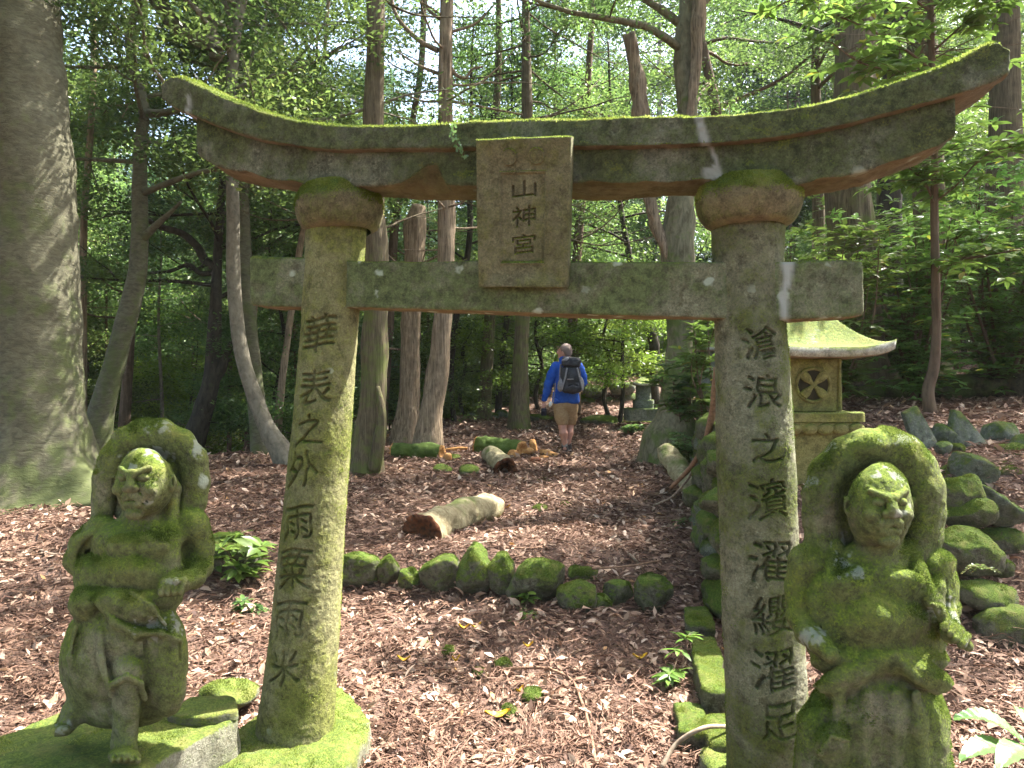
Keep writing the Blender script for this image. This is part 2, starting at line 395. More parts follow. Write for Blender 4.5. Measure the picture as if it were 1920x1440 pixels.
def leaves(name, Pp, n, L, W, mat, parent=None, kind=None, curl=0.2, d=None, rnd=None, loc=None, pts=4):
    Pp = np.asarray(Pp, float); m = len(Pp)
    if d is None:
        d = rng.normal(0, 1, (m, 3))
    d = d - n * (d * n).sum(1, keepdims=True); d /= np.maximum(np.linalg.norm(d, axis=1, keepdims=True), 1e-9)
    s = np.cross(n, d)
    L = np.asarray(L)[:, None]; W = np.asarray(W)[:, None]
    lift = n * L * curl * rng.uniform(-0.3, 1, (m, 1))
    if pts == 4:
        V = np.stack([Pp, Pp + d * L * 0.5 + s * W * 0.5 + lift * 0.5, Pp + d * L + lift * 0.2, Pp + d * L * 0.5 - s * W * 0.5 + lift * 0.5], 1)
        F = (np.arange(m) * 4)[:, None] + np.arange(4)
    else:   # a folded leaf blade with midrib: two halves of three corners each side
        dr = -n * L * 0.25
        V = np.stack([Pp, Pp + d * L * .3 + s * W * .5 + lift * .5, Pp + d * L * .68 + s * W * .42 + lift * .4 + dr * .3, Pp + d * L + dr,
                      Pp + d * L * .68 - s * W * .42 + lift * .4 + dr * .3, Pp + d * L * .3 - s * W * .5 + lift * .5, Pp + d * L * .5 + dr * .2], 1)
        b = (np.arange(m) * 7)[:, None]
        F = np.concatenate([b + np.array([0, 1, 2, 6]), b + np.array([6, 2, 3, 3]), b + np.array([0, 6, 4, 5]), b + np.array([6, 3, 4, 4])], 0)
        F4 = np.concatenate([b + np.array([0, 1, 2, 6]), b + np.array([0, 6, 4, 5])], 0)
        F3 = np.concatenate([b + np.array([6, 2, 3]), b + np.array([6, 3, 4])], 0)
        F = [F4, F3]
    V = V.reshape(-1, 3)
    if rnd is None: rnd = rng.random(m)
    fr = rnd if pts == 4 else np.concatenate([rnd] * 4)
    o = obj(name, V, F, mat, parent, face_rnd=fr, loc=loc)
    if kind: o['kind'] = kind
    return o

M['litter'] = leafmat('fallen leaves', [(0.0, (0.08, 0.048, 0.038)), (0.35, (0.18, 0.106, 0.070)), (0.68, (0.31, 0.205, 0.142)), (0.90, (0.44, 0.325, 0.24)), (0.97, (0.50, 0.39, 0.31)), (1.0, (0.46, 0.24, 0.08))], 0.15, 0.7, 0.18, 0)
M['needle'] = leafmat('dry cedar sprays', [(0.0, (0.06, 0.03, 0.022)), (0.5, (0.15, 0.086, 0.058)), (1.0, (0.28, 0.175, 0.125))], 0.1, 0.8, 0.2, 0)
litter()

def added_haze(dens=0.010):
    V = np.array([(x, y, z) for x in (-70, 70) for y in (-20, 66) for z in (-12, 26)], float)
    F = np.array([(0, 1, 3, 2), (4, 6, 7, 5), (0, 4, 5, 1), (2, 3, 7, 6), (0, 2, 6, 4), (1, 5, 7, 3)])
    m = bpy.data.materials.new('added scatter volume'); m.use_nodes = True; nt = m.node_tree; nt.nodes.remove(nt.nodes['Principled BSDF'])
    v = nt.nodes.new('ShaderNodeVolumePrincipled'); v.inputs['Color'].default_value = (.86, .93, .9, 1); v.inputs['Density'].default_value = dens
    nt.links.new(v.outputs[0], nt.nodes['Material Output'].inputs['Volume'])
    o = obj('added_haze', V, F, m); o['kind'] = 'stuff'
HAZE = 0.0004  # thin scattering volume added to brighten the mid-distance woods
if HAZE: added_haze(HAZE)
# ------------------------------------------------------------------ stone gate
U = np.array([0.978, -0.2106, 0.0]); U /= np.linalg.norm(U)
NB = np.array([0.2106, 0.978, 0.0]); NB /= np.linalg.norm(NB)
G0 = np.array([-0.818, 3.25, 0.0])
def on_plane(px, py, off):
    a = (px - 960) / FPX
    Y = (off + G0 @ NB) / (a * NB[0] + NB[1])
    return np.array([a * Y, Y, CAMZ - (py - 720) / FPX * Y])
def uz(px, py, off):
    p = on_plane(px, py, off); return (p - G0) @ U, p[2]

def smoothcurve(pts, n):
    """Catmull-Rom through points, n samples evenly by chord"""
    p = np.asarray(pts, float)
    t = np.concatenate([[0], np.cumsum(np.linalg.norm(np.diff(p, axis=0), axis=1))])
    T = np.linspace(0, t[-1], n)
    out = np.zeros((n, p.shape[1]))
    m = np.gradient(p, t, axis=0)
    k = np.clip(np.searchsorted(t, T, side='right') - 1, 0, len(t) - 2)
    h = (t[k + 1] - t[k])[:, None]; s = ((T - t[k]) / (t[k + 1] - t[k]))[:, None]
    out = (2 * s**3 - 3 * s**2 + 1) * p[k] + (s**3 - 2 * s**2 + s) * h * m[k] + (-2 * s**3 + 3 * s**2) * p[k + 1] + (s**3 - s**2) * h * m[k + 1]
    return out

def beam(name, top, bot, off, depth, mat, parent, n=200, ridge=0.0, chip=None, endslant=0.0, amp=0.006, mortar=()):
    """curved beam: front outlines given as photo traces on the gate's front plane, swept through `depth`"""
    T = np.array([uz(x, y, off) for x, y in top]); B = np.array([uz(x, y, off) for x, y in bot])
    T = smoothcurve(T, n); B = smoothcurve(B, n)
    ringN = 64
    V = []
    for i in range(n):
        t, b = T[i], B[i]
        # rounded-rectangle section in (w, s) with s from bottom(0) to top(1)
        q = np.linspace(0, 4, ringN, endpoint=False)
        side = np.floor(q).astype(int); f = q - side
        wv = np.select([side == 0, side == 1, side == 2, side == 3], [0 * f, f, 1 + 0 * f, 1 - f])
        sv = np.select([side == 0, side == 1, side == 2, side == 3], [f, 1 + 0 * f, 1 - f, 0 * f])
        r = 0.035
        cx = np.clip(wv, r, 1 - r); cy = np.clip(sv, r * 1.2, 1 - r * 1.2)
        dx, dy = wv - cx, sv - cy
        cr = (np.abs(dx) > 1e-6) & (np.abs(dy) > 1e-6)
        wv = np.where(cr, cx + dx * .72, wv); sv = np.where(cr, cy + dy * .72, sv)
        if chip is not None:
            cz = chip(i / (n - 1)); hgt = np.linalg.norm(t - b)
            sv = np.where(wv < 0.55, np.maximum(sv, cz / hgt * (1 - wv / 0.55)), sv)
        sh = endslant * (1 if i > n / 2 else -1) * (abs(i / (n - 1) - 0.5) * 2) ** 8
        uu = b[0] + (t[0] - b[0]) * sv; zz = b[1] + (t[1] - b[1]) * sv + ridge * np.where(sv > .9, np.sin(wv * math.pi), 0)
        uu = uu - sh * wv
        P3 = G0 + U * uu[:, None] + NB * (off + wv * depth)[:, None]; P3[:, 2] = zz
        V.append(P3)
    V = np.array(V)
    # end caps: shrink rings
    def cap(r0, dirn):
        c = r0.mean(0); out = []
        for s, e in ((0.97, 0.006), (0.9, 0.008), (0.6, 0.008), (0.3, 0.008), (0.0, 0.008)):
            out.append(c + (r0 - c) * s + dirn * e)
        return out
    dl = V[0].mean(0) - V[2].mean(0); dl /= np.linalg.norm(dl); dr = V[-1].mean(0) - V[-3].mean(0); dr /= np.linalg.norm(dr)
    V = np.array(list(reversed(cap(V[0], dl))) + list(V) + cap(V[-1], dr))
    nr = len(V)
    Vf = V.reshape(-1, 3)
    i = np.arange(nr - 1)[:, None] * ringN; j = np.arange(ringN)[None]; j2 = (j + 1) % ringN
    F = np.stack([i + j, i + j2, i + ringN + j2, i + ringN + j], -1).reshape(-1, 4)
    nn = vnormals(Vf, F)
    cen = V.mean(1)[:, None] - V; 
    if (nn.reshape(V.shape) * cen).sum() > 0: F = F[:, ::-1]; nn = -nn
    Vf = Vf + nn * (amp * fbm(Vf, 9, 4, 2) + amp * 0.35 * vnoise(Vf, 60, 4) + amp * 1.3 * vnoise(Vf, 3.0, 9))[:, None]
    pale = np.zeros(len(Vf))
    for path, wd in mortar:
        q = np.array([uz(x, y, off) for x, y in path]); uu = (Vf - G0) @ U; zz = Vf[:, 2]
        uc = np.interp(zz, q[::-1, 1], q[::-1, 0]) + 0.018 * vnoise(Vf, 12, 3)
        inz = (zz > q[-1, 1] - .01) & (zz < q[0, 1] + .03)
        pale = np.maximum(pale, np.clip(1.6 - np.abs(uu - uc) / (wd * (1 + .6 * vnoise(Vf, 22, 7))), 0, 1) * inz * np.clip(1.1 + 1.6 * fbm(Vf, 40, 3, 2), .0, 1))
    o = obj(name, Vf, F, mat, parent, smooth=True, vattr={'pale': pale})
    return o, Vf, F

def tuft(parent, Vf, F, n, zmin=0.55, L=(0.006, 0.014), thr=-0.2, sc_=4.0, seed=0, name='moss', up=0.6, where=None, mat=None, spread=1.0):
    """moss cushions: tiny blades rooted on the upward faces of a stone"""
    Fs = F if not isinstance(F, list) else F[0]
    a, b, c = Vf[Fs[:, 0]], Vf[Fs[:, 1]], Vf[Fs[:, 2]]
    nn = np.cross(b - a, c - a); ar = np.linalg.norm(nn, axis=1); nn = nn / np.maximum(ar[:, None], 1e-12)
    cen = (a + b + c) / 3
    wgt = ar * (nn[:, 2] > zmin - 0.15) * np.clip((nn[:, 2] - zmin) * 3 + 0.5, 0.05, 1) * np.clip((fbm(cen, sc_, 3, seed + 5) - thr) * 4, 0, 1)
    if where is not None: wgt = wgt * where(cen)
    if wgt.sum() <= 0: return
    k = rng.choice(len(wgt), n, p=wgt / wgt.sum())
    u, v = rng.random(n), rng.random(n)
    if Fs.shape[1] == 4:
        d4 = Vf[Fs[k, 3]]
        base = (a[k] * (1 - u)[:, None] + b[k] * u[:, None]) * (1 - v)[:, None] + (d4 * (1 - u)[:, None] + c[k] * u[:, None]) * v[:, None]
    else:
        s = u + v > 1; u = np.where(s, 1 - u, u); v = np.where(s, 1 - v, v)
        base = a[k] + (b[k] - a[k]) * u[:, None] + (c[k] - a[k]) * v[:, None]
    nr = nn[k] + rng.normal(0, 0.55, (n, 3)) * spread; nr[:, 2] += up * 0.3
    nr /= np.linalg.norm(nr, axis=1, keepdims=True)
    l = rng.uniform(L[0], L[1], n)[:, None] * (0.75 + 0.5 * vnoise(base, 25, 3)[:, None])
    sd_ = np.cross(nr, rng.normal(0, 1, (n, 3))); sd_ /= np.linalg.norm(sd_, axis=1, keepdims=True)
    wdt = l * 0.30
    V = np.stack([base - sd_ * wdt - nn[k] * .001, base + sd_ * wdt - nn[k] * .001, base + nr * l], 1).reshape(-1, 3)
    FF = (np.arange(n) * 3)[:, None] + np.arange(3)
    rnd = np.clip(0.5 + 0.45 * vnoise(base, 9, 11) + rng.normal(0, .15, n), 0, 1)
    return obj(name, V, FF, mat or M['moss'], parent, face_rnd=rnd)

GATE = empty('stone_torii_gate', on_plane(960, 720, 0) * np.array([1, 1, 0]), 'mossy grey stone torii gate with carved pillars and an upswept lintel', 'gate')

ktop = [(303, 158), (322, 145), (370, 160), (430, 187), (500, 212), (560, 228), (620, 236), (700, 238), (800, 235), (900, 229), (1000, 226), (1100, 223), (1200, 219), (1300, 217), (1350, 216), (1420, 210), (1500, 200), (1600, 178), (1700, 147), (1800, 110), (1878, 80), (1893, 92)]
kbot = [(304, 186), (318, 196), (354, 214), (400, 232), (442, 247), (533, 270), (608, 279), (717, 278), (883, 276), (980, 275), (1060, 274), (1160, 274), (1239, 273), (1300, 271), (1345, 269), (1441, 259), (1553, 240), (1620, 224), (1665, 212), (1777, 182), (1862, 152), (1888, 138)]
o, v, f = beam('lintel_cap', ktop, kbot, -0.17, 0.34, M['beam'], GATE, n=300, ridge=0.03, amp=0.009, mortar=[([(1313, 222), (1322, 245), (1330, 272)], .017), ([(352, 190), (350, 205), (348, 215)], .012)])
tuft(o, v, f, 75000, 0.45, (0.004, 0.013), -0.55, 5)
stop_ = [(368, 212), (378, 218), (442, 235), (533, 258), (608, 268), (717, 267), (883, 265), (1060, 263), (1239, 262), (1345, 258), (1441, 248), (1553, 228), (1665, 200), (1770, 172), (1787, 167)]
sbot = [(372, 290), (383, 299), (467, 326), (558, 346), (615, 349), (675, 349), (883, 347), (1060, 343), (1239, 343), (1310, 341), (1497, 346), (1615, 323), (1723, 288), (1775, 268), (1789, 258)]
def chip(s):
    return 0.085 * float(sstep((s - .295) / .07) * sstep((.385 - s) / .012)) + 0.008 * math.sin(s * 90)
o, v, f = beam('lintel', stop_, sbot, -0.125, 0.25, M['beam'], GATE, n=280, chip=chip, amp=0.010, mortar=[([(1330, 262), (1345, 300), (1352, 345)], .010), ([(1335, 325), (1340, 335), (1345, 350)], .03)])
ntop = [(473, 481), (480, 481), (560, 484), (690, 487), (900, 488), (1100, 489), (1345, 490), (1465, 491), (1560, 487), (1604, 488), (1613, 490)]
nbot = [(473, 571), (480, 572), (560, 576), (690, 578), (900, 582), (1100, 589), (1345, 597), (1465, 599), (1560, 594), (1604, 591), (1613, 589)]
o, v, f = beam('tie_beam', ntop, nbot, -0.075, 0.155, M['tie'], GATE, n=200, amp=0.005, mortar=[([(1472, 492), (1474, 540), (1474, 600)], .014)])

def raster_glyph(ch, NX, NY, shear=0.0, bold=0.012):
    cu = bpy.data.curves.new('glyph', 'FONT'); cu.body = ch; cu.size = 1.0; cu.offset = bold
    ob = bpy.data.objects.new('glyph', cu); COL.objects.link(ob)
    dg = bpy.context.evaluated_depsgraph_get(); ev = ob.evaluated_get(dg); me = ev.to_mesh()
    me.calc_loop_triangles()
    V = np.array([(v.co.x, v.co.y) for v in me.vertices]); T = np.array([t.vertices[:] for t in me.loop_triangles])
    ev.to_mesh_clear(); bpy.data.objects.remove(ob); bpy.data.curves.remove(cu)
    g = np.zeros((NY, NX), np.float32)
    if len(V) == 0: return g
    V = V - V.min(0); V = V / V.max(0)
    V[:, 1] += shear * (V[:, 0] - .5)              # a brush hand: the strokes climb to the right
    V = V * np.array([NX - 3, (NY - 3) * (1 - abs(shear))]) + 1 + np.array([0, abs(shear) * NY * .5])
    for t in T:
        a, b, c = V[t]
        x0, y0 = np.floor(np.minimum(np.minimum(a, b), c)).astype(int); x1, y1 = np.ceil(np.maximum(np.maximum(a, b), c)).astype(int) + 1
        x0, y0 = max(x0, 0), max(y0, 0); x1, y1 = min(x1, NX), min(y1, NY)
        if x1 <= x0 or y1 <= y0: continue
        X, Y = np.meshgrid(np.arange(x0, x1) + .5, np.arange(y0, y1) + .5)
        d = (b[0] - a[0]) * (c[1] - a[1]) - (c[0] - a[0]) * (b[1] - a[1])
        if abs(d) < 1e-9: continue
        l1 = ((b[0] - X) * (c[1] - Y) - (c[0] - X) * (b[1] - Y)) / d
        l2 = ((c[0] - X) * (a[1] - Y) - (a[0] - X) * (c[1] - Y)) / d
        ins = (l1 >= -1e-6) & (l2 >= -1e-6) & (1 - l1 - l2 >= -1e-6)
        g[y0:y1, x0:x1] = np.maximum(g[y0:y1, x0:x1], ins)
    e = g.copy()
    return e
def blur(g, k=1):
    for _ in range(k):
        p = np.pad(g, 1, mode='edge')
        g = (p[:-2, 1:-1] + p[2:, 1:-1] + p[1:-1, :-2] + p[1:-1, 2:] + 4 * p[1:-1, 1:-1]) / 8
    return g
def sample(g, x, y):
    """bilinear; x,y in 0..1 with y up"""
    ny, nx = g.shape
    fx = np.clip(x, 0, 1) * (nx - 1); fy = np.clip(y, 0, 1) * (ny - 1)
    x0 = np.minimum(fx.astype(int), nx - 2); y0 = np.minimum(fy.astype(int), ny - 2); tx = fx - x0; ty = fy - y0
    v = (g[y0, x0] * (1 - tx) + g[y0, x0 + 1] * tx) * (1 - ty) + (g[y0 + 1, x0] * (1 - tx) + g[y0 + 1, x0 + 1] * tx) * ty
    return np.where((x < 0) | (x > 1) | (y < 0) | (y > 1), 0, v)

def pillar(pxs, glyphs, mat, gw, deep, seed, Ys, name='pillar', wear=0.0):
    """pxs: (py, px_left, px_right) traces of the shaft; a stone shaft carved with one column of characters"""
    pxs = np.array(pxs, float)
    rows = 820
    py = np.linspace(pxs[0, 0], pxs[-1, 0], rows)
    Yc = np.interp(py, pxs[[0, -1], 0], Ys)
    lft = np.interp(py, pxs[:, 0], pxs[:, 1]); rgt = np.interp(py, pxs[:, 0], pxs[:, 2])
    cx = (lft + rgt) / 2; rad = (rgt - lft) / 2 / FPX * Yc
    C = np.stack([(cx - 960) / FPX * Yc, Yc, CAMZ - (py - 720) / FPX * Yc], -1)
    th = np.concatenate([np.arange(-75, 75, 0.9), np.arange(75, 285, 6.0)]) * math.pi / 180    # 0 = towards the camera, + = to the right
    vd = np.arctan2(C[:, 0].mean(), C[:, 1].mean())
    nt_ = len(th)
    D = np.stack([np.sin(th) , -np.cos(th), 0 * th], -1)
    ca, sa = math.cos(-vd), math.sin(-vd)
    D = np.stack([D[:, 0] * ca - D[:, 1] * sa, D[:, 0] * sa + D[:, 1] * ca, D[:, 2]], -1)
    cut = np.zeros((rows, nt_))
    thr = rad[:, None] * th[None]                       # arc length
    for ch, gy, gx, gh in glyphs:
        g = blur(raster_glyph(ch, 96, 96, 0.10, -0.004), 2)
        r0 = np.interp(gy, py, rad); c0 = np.interp(gy, py, cx); Y0 = np.interp(gy, py, Yc)
        arc = r0 * math.asin(max(-.8, min(.8, (gx - c0) / FPX * Y0 / r0)))
        hh = gh / FPX * Y0; ww = hh * gw
        u_ = (thr - arc) / ww + 0.5
        v_ = (gy - py)[:, None] / gh + 0.5 + 0 * thr
        u0_ = u_; u_ = u_ + .035 * np.sin(v_ * 7 + gy) + .02 * np.sin(v_ * 15 + gx); v_ = v_ + .03 * np.sin(u0_ * 6 + gy * .7) + .08 * (u0_ - .5) ** 2
        tl = 0.04 * (gy - 900) / 500
        cut = np.maximum(cut, sample(g, u_, v_))
    V = C[:, None, :] + D[None] * rad[:, None, None]
    nz_ = 0.004 * fbm(V, 7, 4, seed) + 0.0016 * vnoise(V, 70, seed + 1) + 0.006 * vnoise(V, 2.2, seed + 4)
    wr = np.clip(fbm(V, 8, 3, seed + 9) * 2 + 1.25 - wear, 0.55, 1)
    V = V + D[None] * (nz_ - deep * np.clip(cut * 1.3, 0, 1) * wr)[..., None]
    Vf = V.reshape(-1, 3)
    i = np.arange(rows - 1)[:, None] * nt_; j = np.arange(nt_)[None]; j2 = (j + 1) % nt_
    F = np.stack([i + j, i + nt_ + j, i + nt_ + j2, i + j2], -1).reshape(-1, 4)
    o = obj(name, Vf, F, mat, GATE, smooth=True, vattr={'cut': np.clip(cut * 1.2, 0, 1).ravel() * np.clip(wr.ravel(), .4, 1)})
    return o, Vf, F
gl = [('華', 628, 597, 76), ('表', 725, 590, 74), ('之', 801, 580, 60), ('外', 874, 567, 74), ('雨', 970, 560, 68), ('粟', 1053, 551, 80), ('雨', 1142, 543, 72), ('米', 1228, 534, 72)]
oL, vL, fL = pillar([(385, 578, 690), (600, 568, 672), (800, 549, 658), (1000, 528, 645), (1200, 506, 635), (1340, 486, 626), (1385, 482, 624)], gl, M['pillar'], 0.88, 0.018, 3, (3.27, 3.16))
gr = [('滄', 645, 1425, 66), ('浪', 732, 1432, 70), ('之', 832, 1438, 60), ('濱', 925, 1440, 78), ('濯', 1036, 1444, 82), ('纓', 1130, 1448, 78), ('濯', 1228, 1450, 82), ('足', 1318, 1460, 74)]
oR, vR, fR = pillar([(385, 1336, 1470), (560, 1341, 1466), (700, 1344, 1478), (900, 1350, 1488), (1100, 1355, 1497), (1300, 1362, 1508), (1440, 1366, 1516), (1500, 1366, 1518)], gr, M['pillar2'], 0.95, 0.017, 13, (2.90, 2.86), wear=0.25)
tuft(oR, vR, fR, 20000, -0.05, (0.003, 0.008), 0.05, 3, seed=4, up=-.5, mat=M['mossdark'])
tuft(oL, vL, fL, 16000, -0.05, (0.003, 0.007), 0.0, 3, seed=8, up=-.5, where=lambda c: (c[:, 0] > np.interp(c[:, 2], [0, 2.3], [-.90, -.74])) * 1.0 + (c[:, 2] < .3) * .6)

def lathe(name, prof, center, axis_tilt, mat, parent, seg=72, amp=0.006, seed=1):
    prof = smoothcurve(prof, 48); th = np.linspace(0, 2 * math.pi, seg, endpoint=False)
    V = np.stack([prof[:, None, 0] * np.cos(th), prof[:, None, 0] * np.sin(th), prof[:, None, 1] + 0 * th], -1)
    V[..., 0] += V[..., 2] * axis_tilt[0]; V[..., 1] += V[..., 2] * axis_tilt[1]
    V[..., 2] -= V[..., 0] * axis_tilt[0]
    V = V.reshape(-1, 3) + np.array(center)
    n = len(prof); i = np.arange(n - 1)[:, None] * seg; j = np.arange(seg)[None]; j2 = (j + 1) % seg
    F = np.stack([i + j, i + j2, i + seg + j2, i + seg + j], -1).reshape(-1, 4)
    nn = vnormals(V, F)
    V = V + nn * (amp * fbm(V, 6, 4, seed) * 1.6 + amp * .3 * vnoise(V, 60, seed))[:, None]
    return obj(name, V, F, mat, parent, smooth=True), V, F
def capital(px, py0, py1, wpx, Y, tilt, seed):
    c = P(px, (py0 + py1) / 2, Y); h = (py1 - py0) / FPX * Y / 2; r = wpx / 2 / FPX * Y
    prof = [(r * .66, -h * 1.02), (r * .82, -h * .86), (r * .95, -h * .45), (r * 1.0, -h * .02), (r * .96, h * .38), (r * .83, h * .72), (r * .62, h * .93), (r * .3, h * 1.02), (0.01, h * 1.02)]
    o, v, f = lathe('capital', prof, c, tilt, M['cap'], GATE, seed=seed)
    tuft(o, v, f, 26000, 0.12, (0.004, 0.012), -0.45, 5)
capital(637, 343, 436, 164, 3.25, (-.07, 0), 3)
capital(1404, 332, 428, 192, 2.87, (.0, 0), 9)

# the name tablet leaning out from the lintel
def tablet():
    t = empty('carved_name_tablet', on_plane(983, 536, -0.1), 'leaning stone tablet carved 山神宮 at the centre of the gate', 'tablet')
    TL = on_plane(893, 264, -0.27); TR = on_plane(1070, 257, -0.27); BL = on_plane(898, 537, -0.135); BR = on_plane(1062, 538, -0.135)
    NX, NY = 260, 400
    s = np.linspace(0, 1, NX)[None, :, None]; q = np.linspace(0, 1, NY)[:, None, None]
    Fp = (BL * (1 - s) + BR * s) * (1 - q) + (TL * (1 - s) + TR * s) * q
    fn = np.cross(TR - BL, TL - BR); fn /= np.linalg.norm(fn)
    if fn[1] > 0: fn = -fn
    Sx = np.linspace(0, 1, NX)[None] + 0 * q[..., 0]; Qy = np.linspace(0, 1, NY)[:, None] + 0 * s[..., 0]
    dep = np.zeros((NY, NX))
    # dished border falling to an inner framed panel
    ex = np.minimum(Sx, 1 - Sx) * 0.42; eyt = (1 - Qy) * 0.64; eyb = Qy * 0.64
    dish = np.minimum(np.minimum(np.clip(ex / 0.085, 0, 1), np.clip(eyb / 0.07, 0, 1)), np.clip(eyt / .11, 0, 1))
    dep -= 0.016 * sstep(dish)
    x0, x1, y0, y1 = 0.245, 0.745, 0.165, 0.785
    inside = np.minimum(np.minimum(Sx - x0, x1 - Sx) * 0.42, np.minimum(Qy - y0, y1 - Qy) * 0.64)
    dep += 0.005 * np.exp(-((inside + 0.002) / 0.004) ** 2)
    dep -= 0.008 * sstep((inside - 0.004) / 0.004)
    for cx_, cy_ in ((0.355, 0.885), (0.645, 0.885)):
        rr = np.hypot((Sx - cx_) * 0.42, (Qy - cy_) * 0.64)
        dep += 0.016 * sstep((0.036 - rr) / 0.004) - 0.003 * np.exp(-((rr - .026) / .002) ** 2)
    cut = np.zeros((NY, NX))
    for ch, cy_, hh in (('山', 0.675, 0.135), ('神', 0.490, 0.165), ('宮', 0.298, 0.16)):
        g = blur(raster_glyph(ch, 110, 110, 0.14, 0.0), 2)
        cut = np.maximum(cut, sample(g, (Sx - 0.505) / (0.27) + .5, (Qy - cy_) / hh + .5))
    dep -= 0.011 * np.clip(cut * 1.3, 0, 1)
    Fr = Fp + fn * (dep + 0.0022 * fbm(Fp, 14, 4, 5))[..., None]
    th_ = 0.085
    # wrap: front grid, then bevel ring, then back ring
    idx = np.arange(NX * NY).reshape(NY, NX)
    F = [np.stack([idx[:-1, :-1], idx[:-1, 1:], idx[1:, 1:], idx[1:, :-1]], -1).reshape(-1, 4)]
    rim = np.concatenate([idx[0, :], idx[1:, -1], idx[-1, -2::-1], idx[-2:0:-1, 0]])
    V = [Fr.reshape(-1, 3)]; cenv = Fp.mean((0, 1)); base = NX * NY; prev = rim; k = len(rim)
    r0 = Fr.reshape(-1, 3)[rim]
    for dd, gr_ in ((0.005, 0.004), (0.02, 0.0055), (0.04, .005), (0.06, .005), (th_, 0.002)):
        out = (r0 - cenv); out /= np.linalg.norm(out, axis=1, keepdims=True)
        V.append(r0 - fn * dd + out * gr_ + 0.002 * fbm(r0 + dd, 20, 3)[:, None] * out)
        cur = base + np.arange(k); base += k
        F.append(np.stack([prev, np.roll(prev, -1), np.roll(cur, -1), cur], -1)[:, ::-1]); prev = cur
    V.append((cenv - fn * th_)[None]); F3 = np.stack([prev, np.roll(prev, -1), np.full(k, base)], -1)[:, ::-1]
    V = np.concatenate(V)
    ct = np.zeros(len(V)); ct[:NX * NY] = np.clip(cut * 1.2, 0, 1).ravel()
    Fq = np.concatenate(F)
    o = obj('slab', V, [Fq, F3], M['plaque'], t, smooth=True, vattr={'cut': ct})
    tuft(o, V, Fq, 5000, 0.5, (0.004, 0.009), -0.8, 5)
tablet()
# ------------------------------------------------------------------ carved figures: distance fields meshed by surface nets
def surface_nets(Fd):
    Fd = Fd.astype(np.float32); n = np.array(Fd.shape); ins = Fd < 0
    cs = (n[0] - 1, n[1] - 1, n[2] - 1)
    def c(a): return Fd[a[0]:a[0] + cs[0], a[1]:a[1] + cs[1], a[2]:a[2] + cs[2]]
    cnt = np.zeros(cs, np.float32); S = [np.zeros(cs, np.float32) for _ in range(3)]
    corners = [(i, j, k) for i in (0, 1) for j in (0, 1) for k in (0, 1)]
    for a in corners:
        for ax in range(3):
            if a[ax]: continue
            b = list(a); b[ax] = 1
            va, vb = c(a), c(b); x = (va < 0) != (vb < 0)
            t = np.where(x, va / np.where(x, va - vb, 1), 0)
            for q in range(3):
                S[q] += np.where(x, a[q] + (t if q == ax else 0), 0)
            cnt += x
    act = cnt > 0
    idx = -np.ones(cs, np.int32); idx[act] = np.arange(act.sum())
    I = np.argwhere(act).astype(np.float64)
    V = I + np.stack([S[q][act] / cnt[act] for q in range(3)], -1)
    Fs = []
    for ax in range(3):
        o1, o2 = [(1, 2), (2, 0), (0, 1)][ax]
        sl_a = [slice(1, -1)] * 3; sl_b = [slice(1, -1)] * 3
        sl_a[ax] = slice(0, -1); sl_b[ax] = slice(1, None)
        A = ins[tuple(sl_a)]; B = ins[tuple(sl_b)]
        E = np.argwhere(A != B)
        if not len(E): continue
        sgn = A[tuple(E.T)]
        E = E + 1; E[:, ax] -= 1
        def cell(d1, d2):
            q = E.copy(); q[:, o1] += d1; q[:, o2] += d2; return idx[tuple(q.T)]
        f = np.stack([cell(-1, -1), cell(0, -1), cell(0, 0), cell(-1, 0)], -1)
        f[~sgn] = f[~sgn][:, ::-1]
        Fs.append(f)
    F = np.concatenate(Fs); F = F[(F >= 0).all(1)]
    return V, F

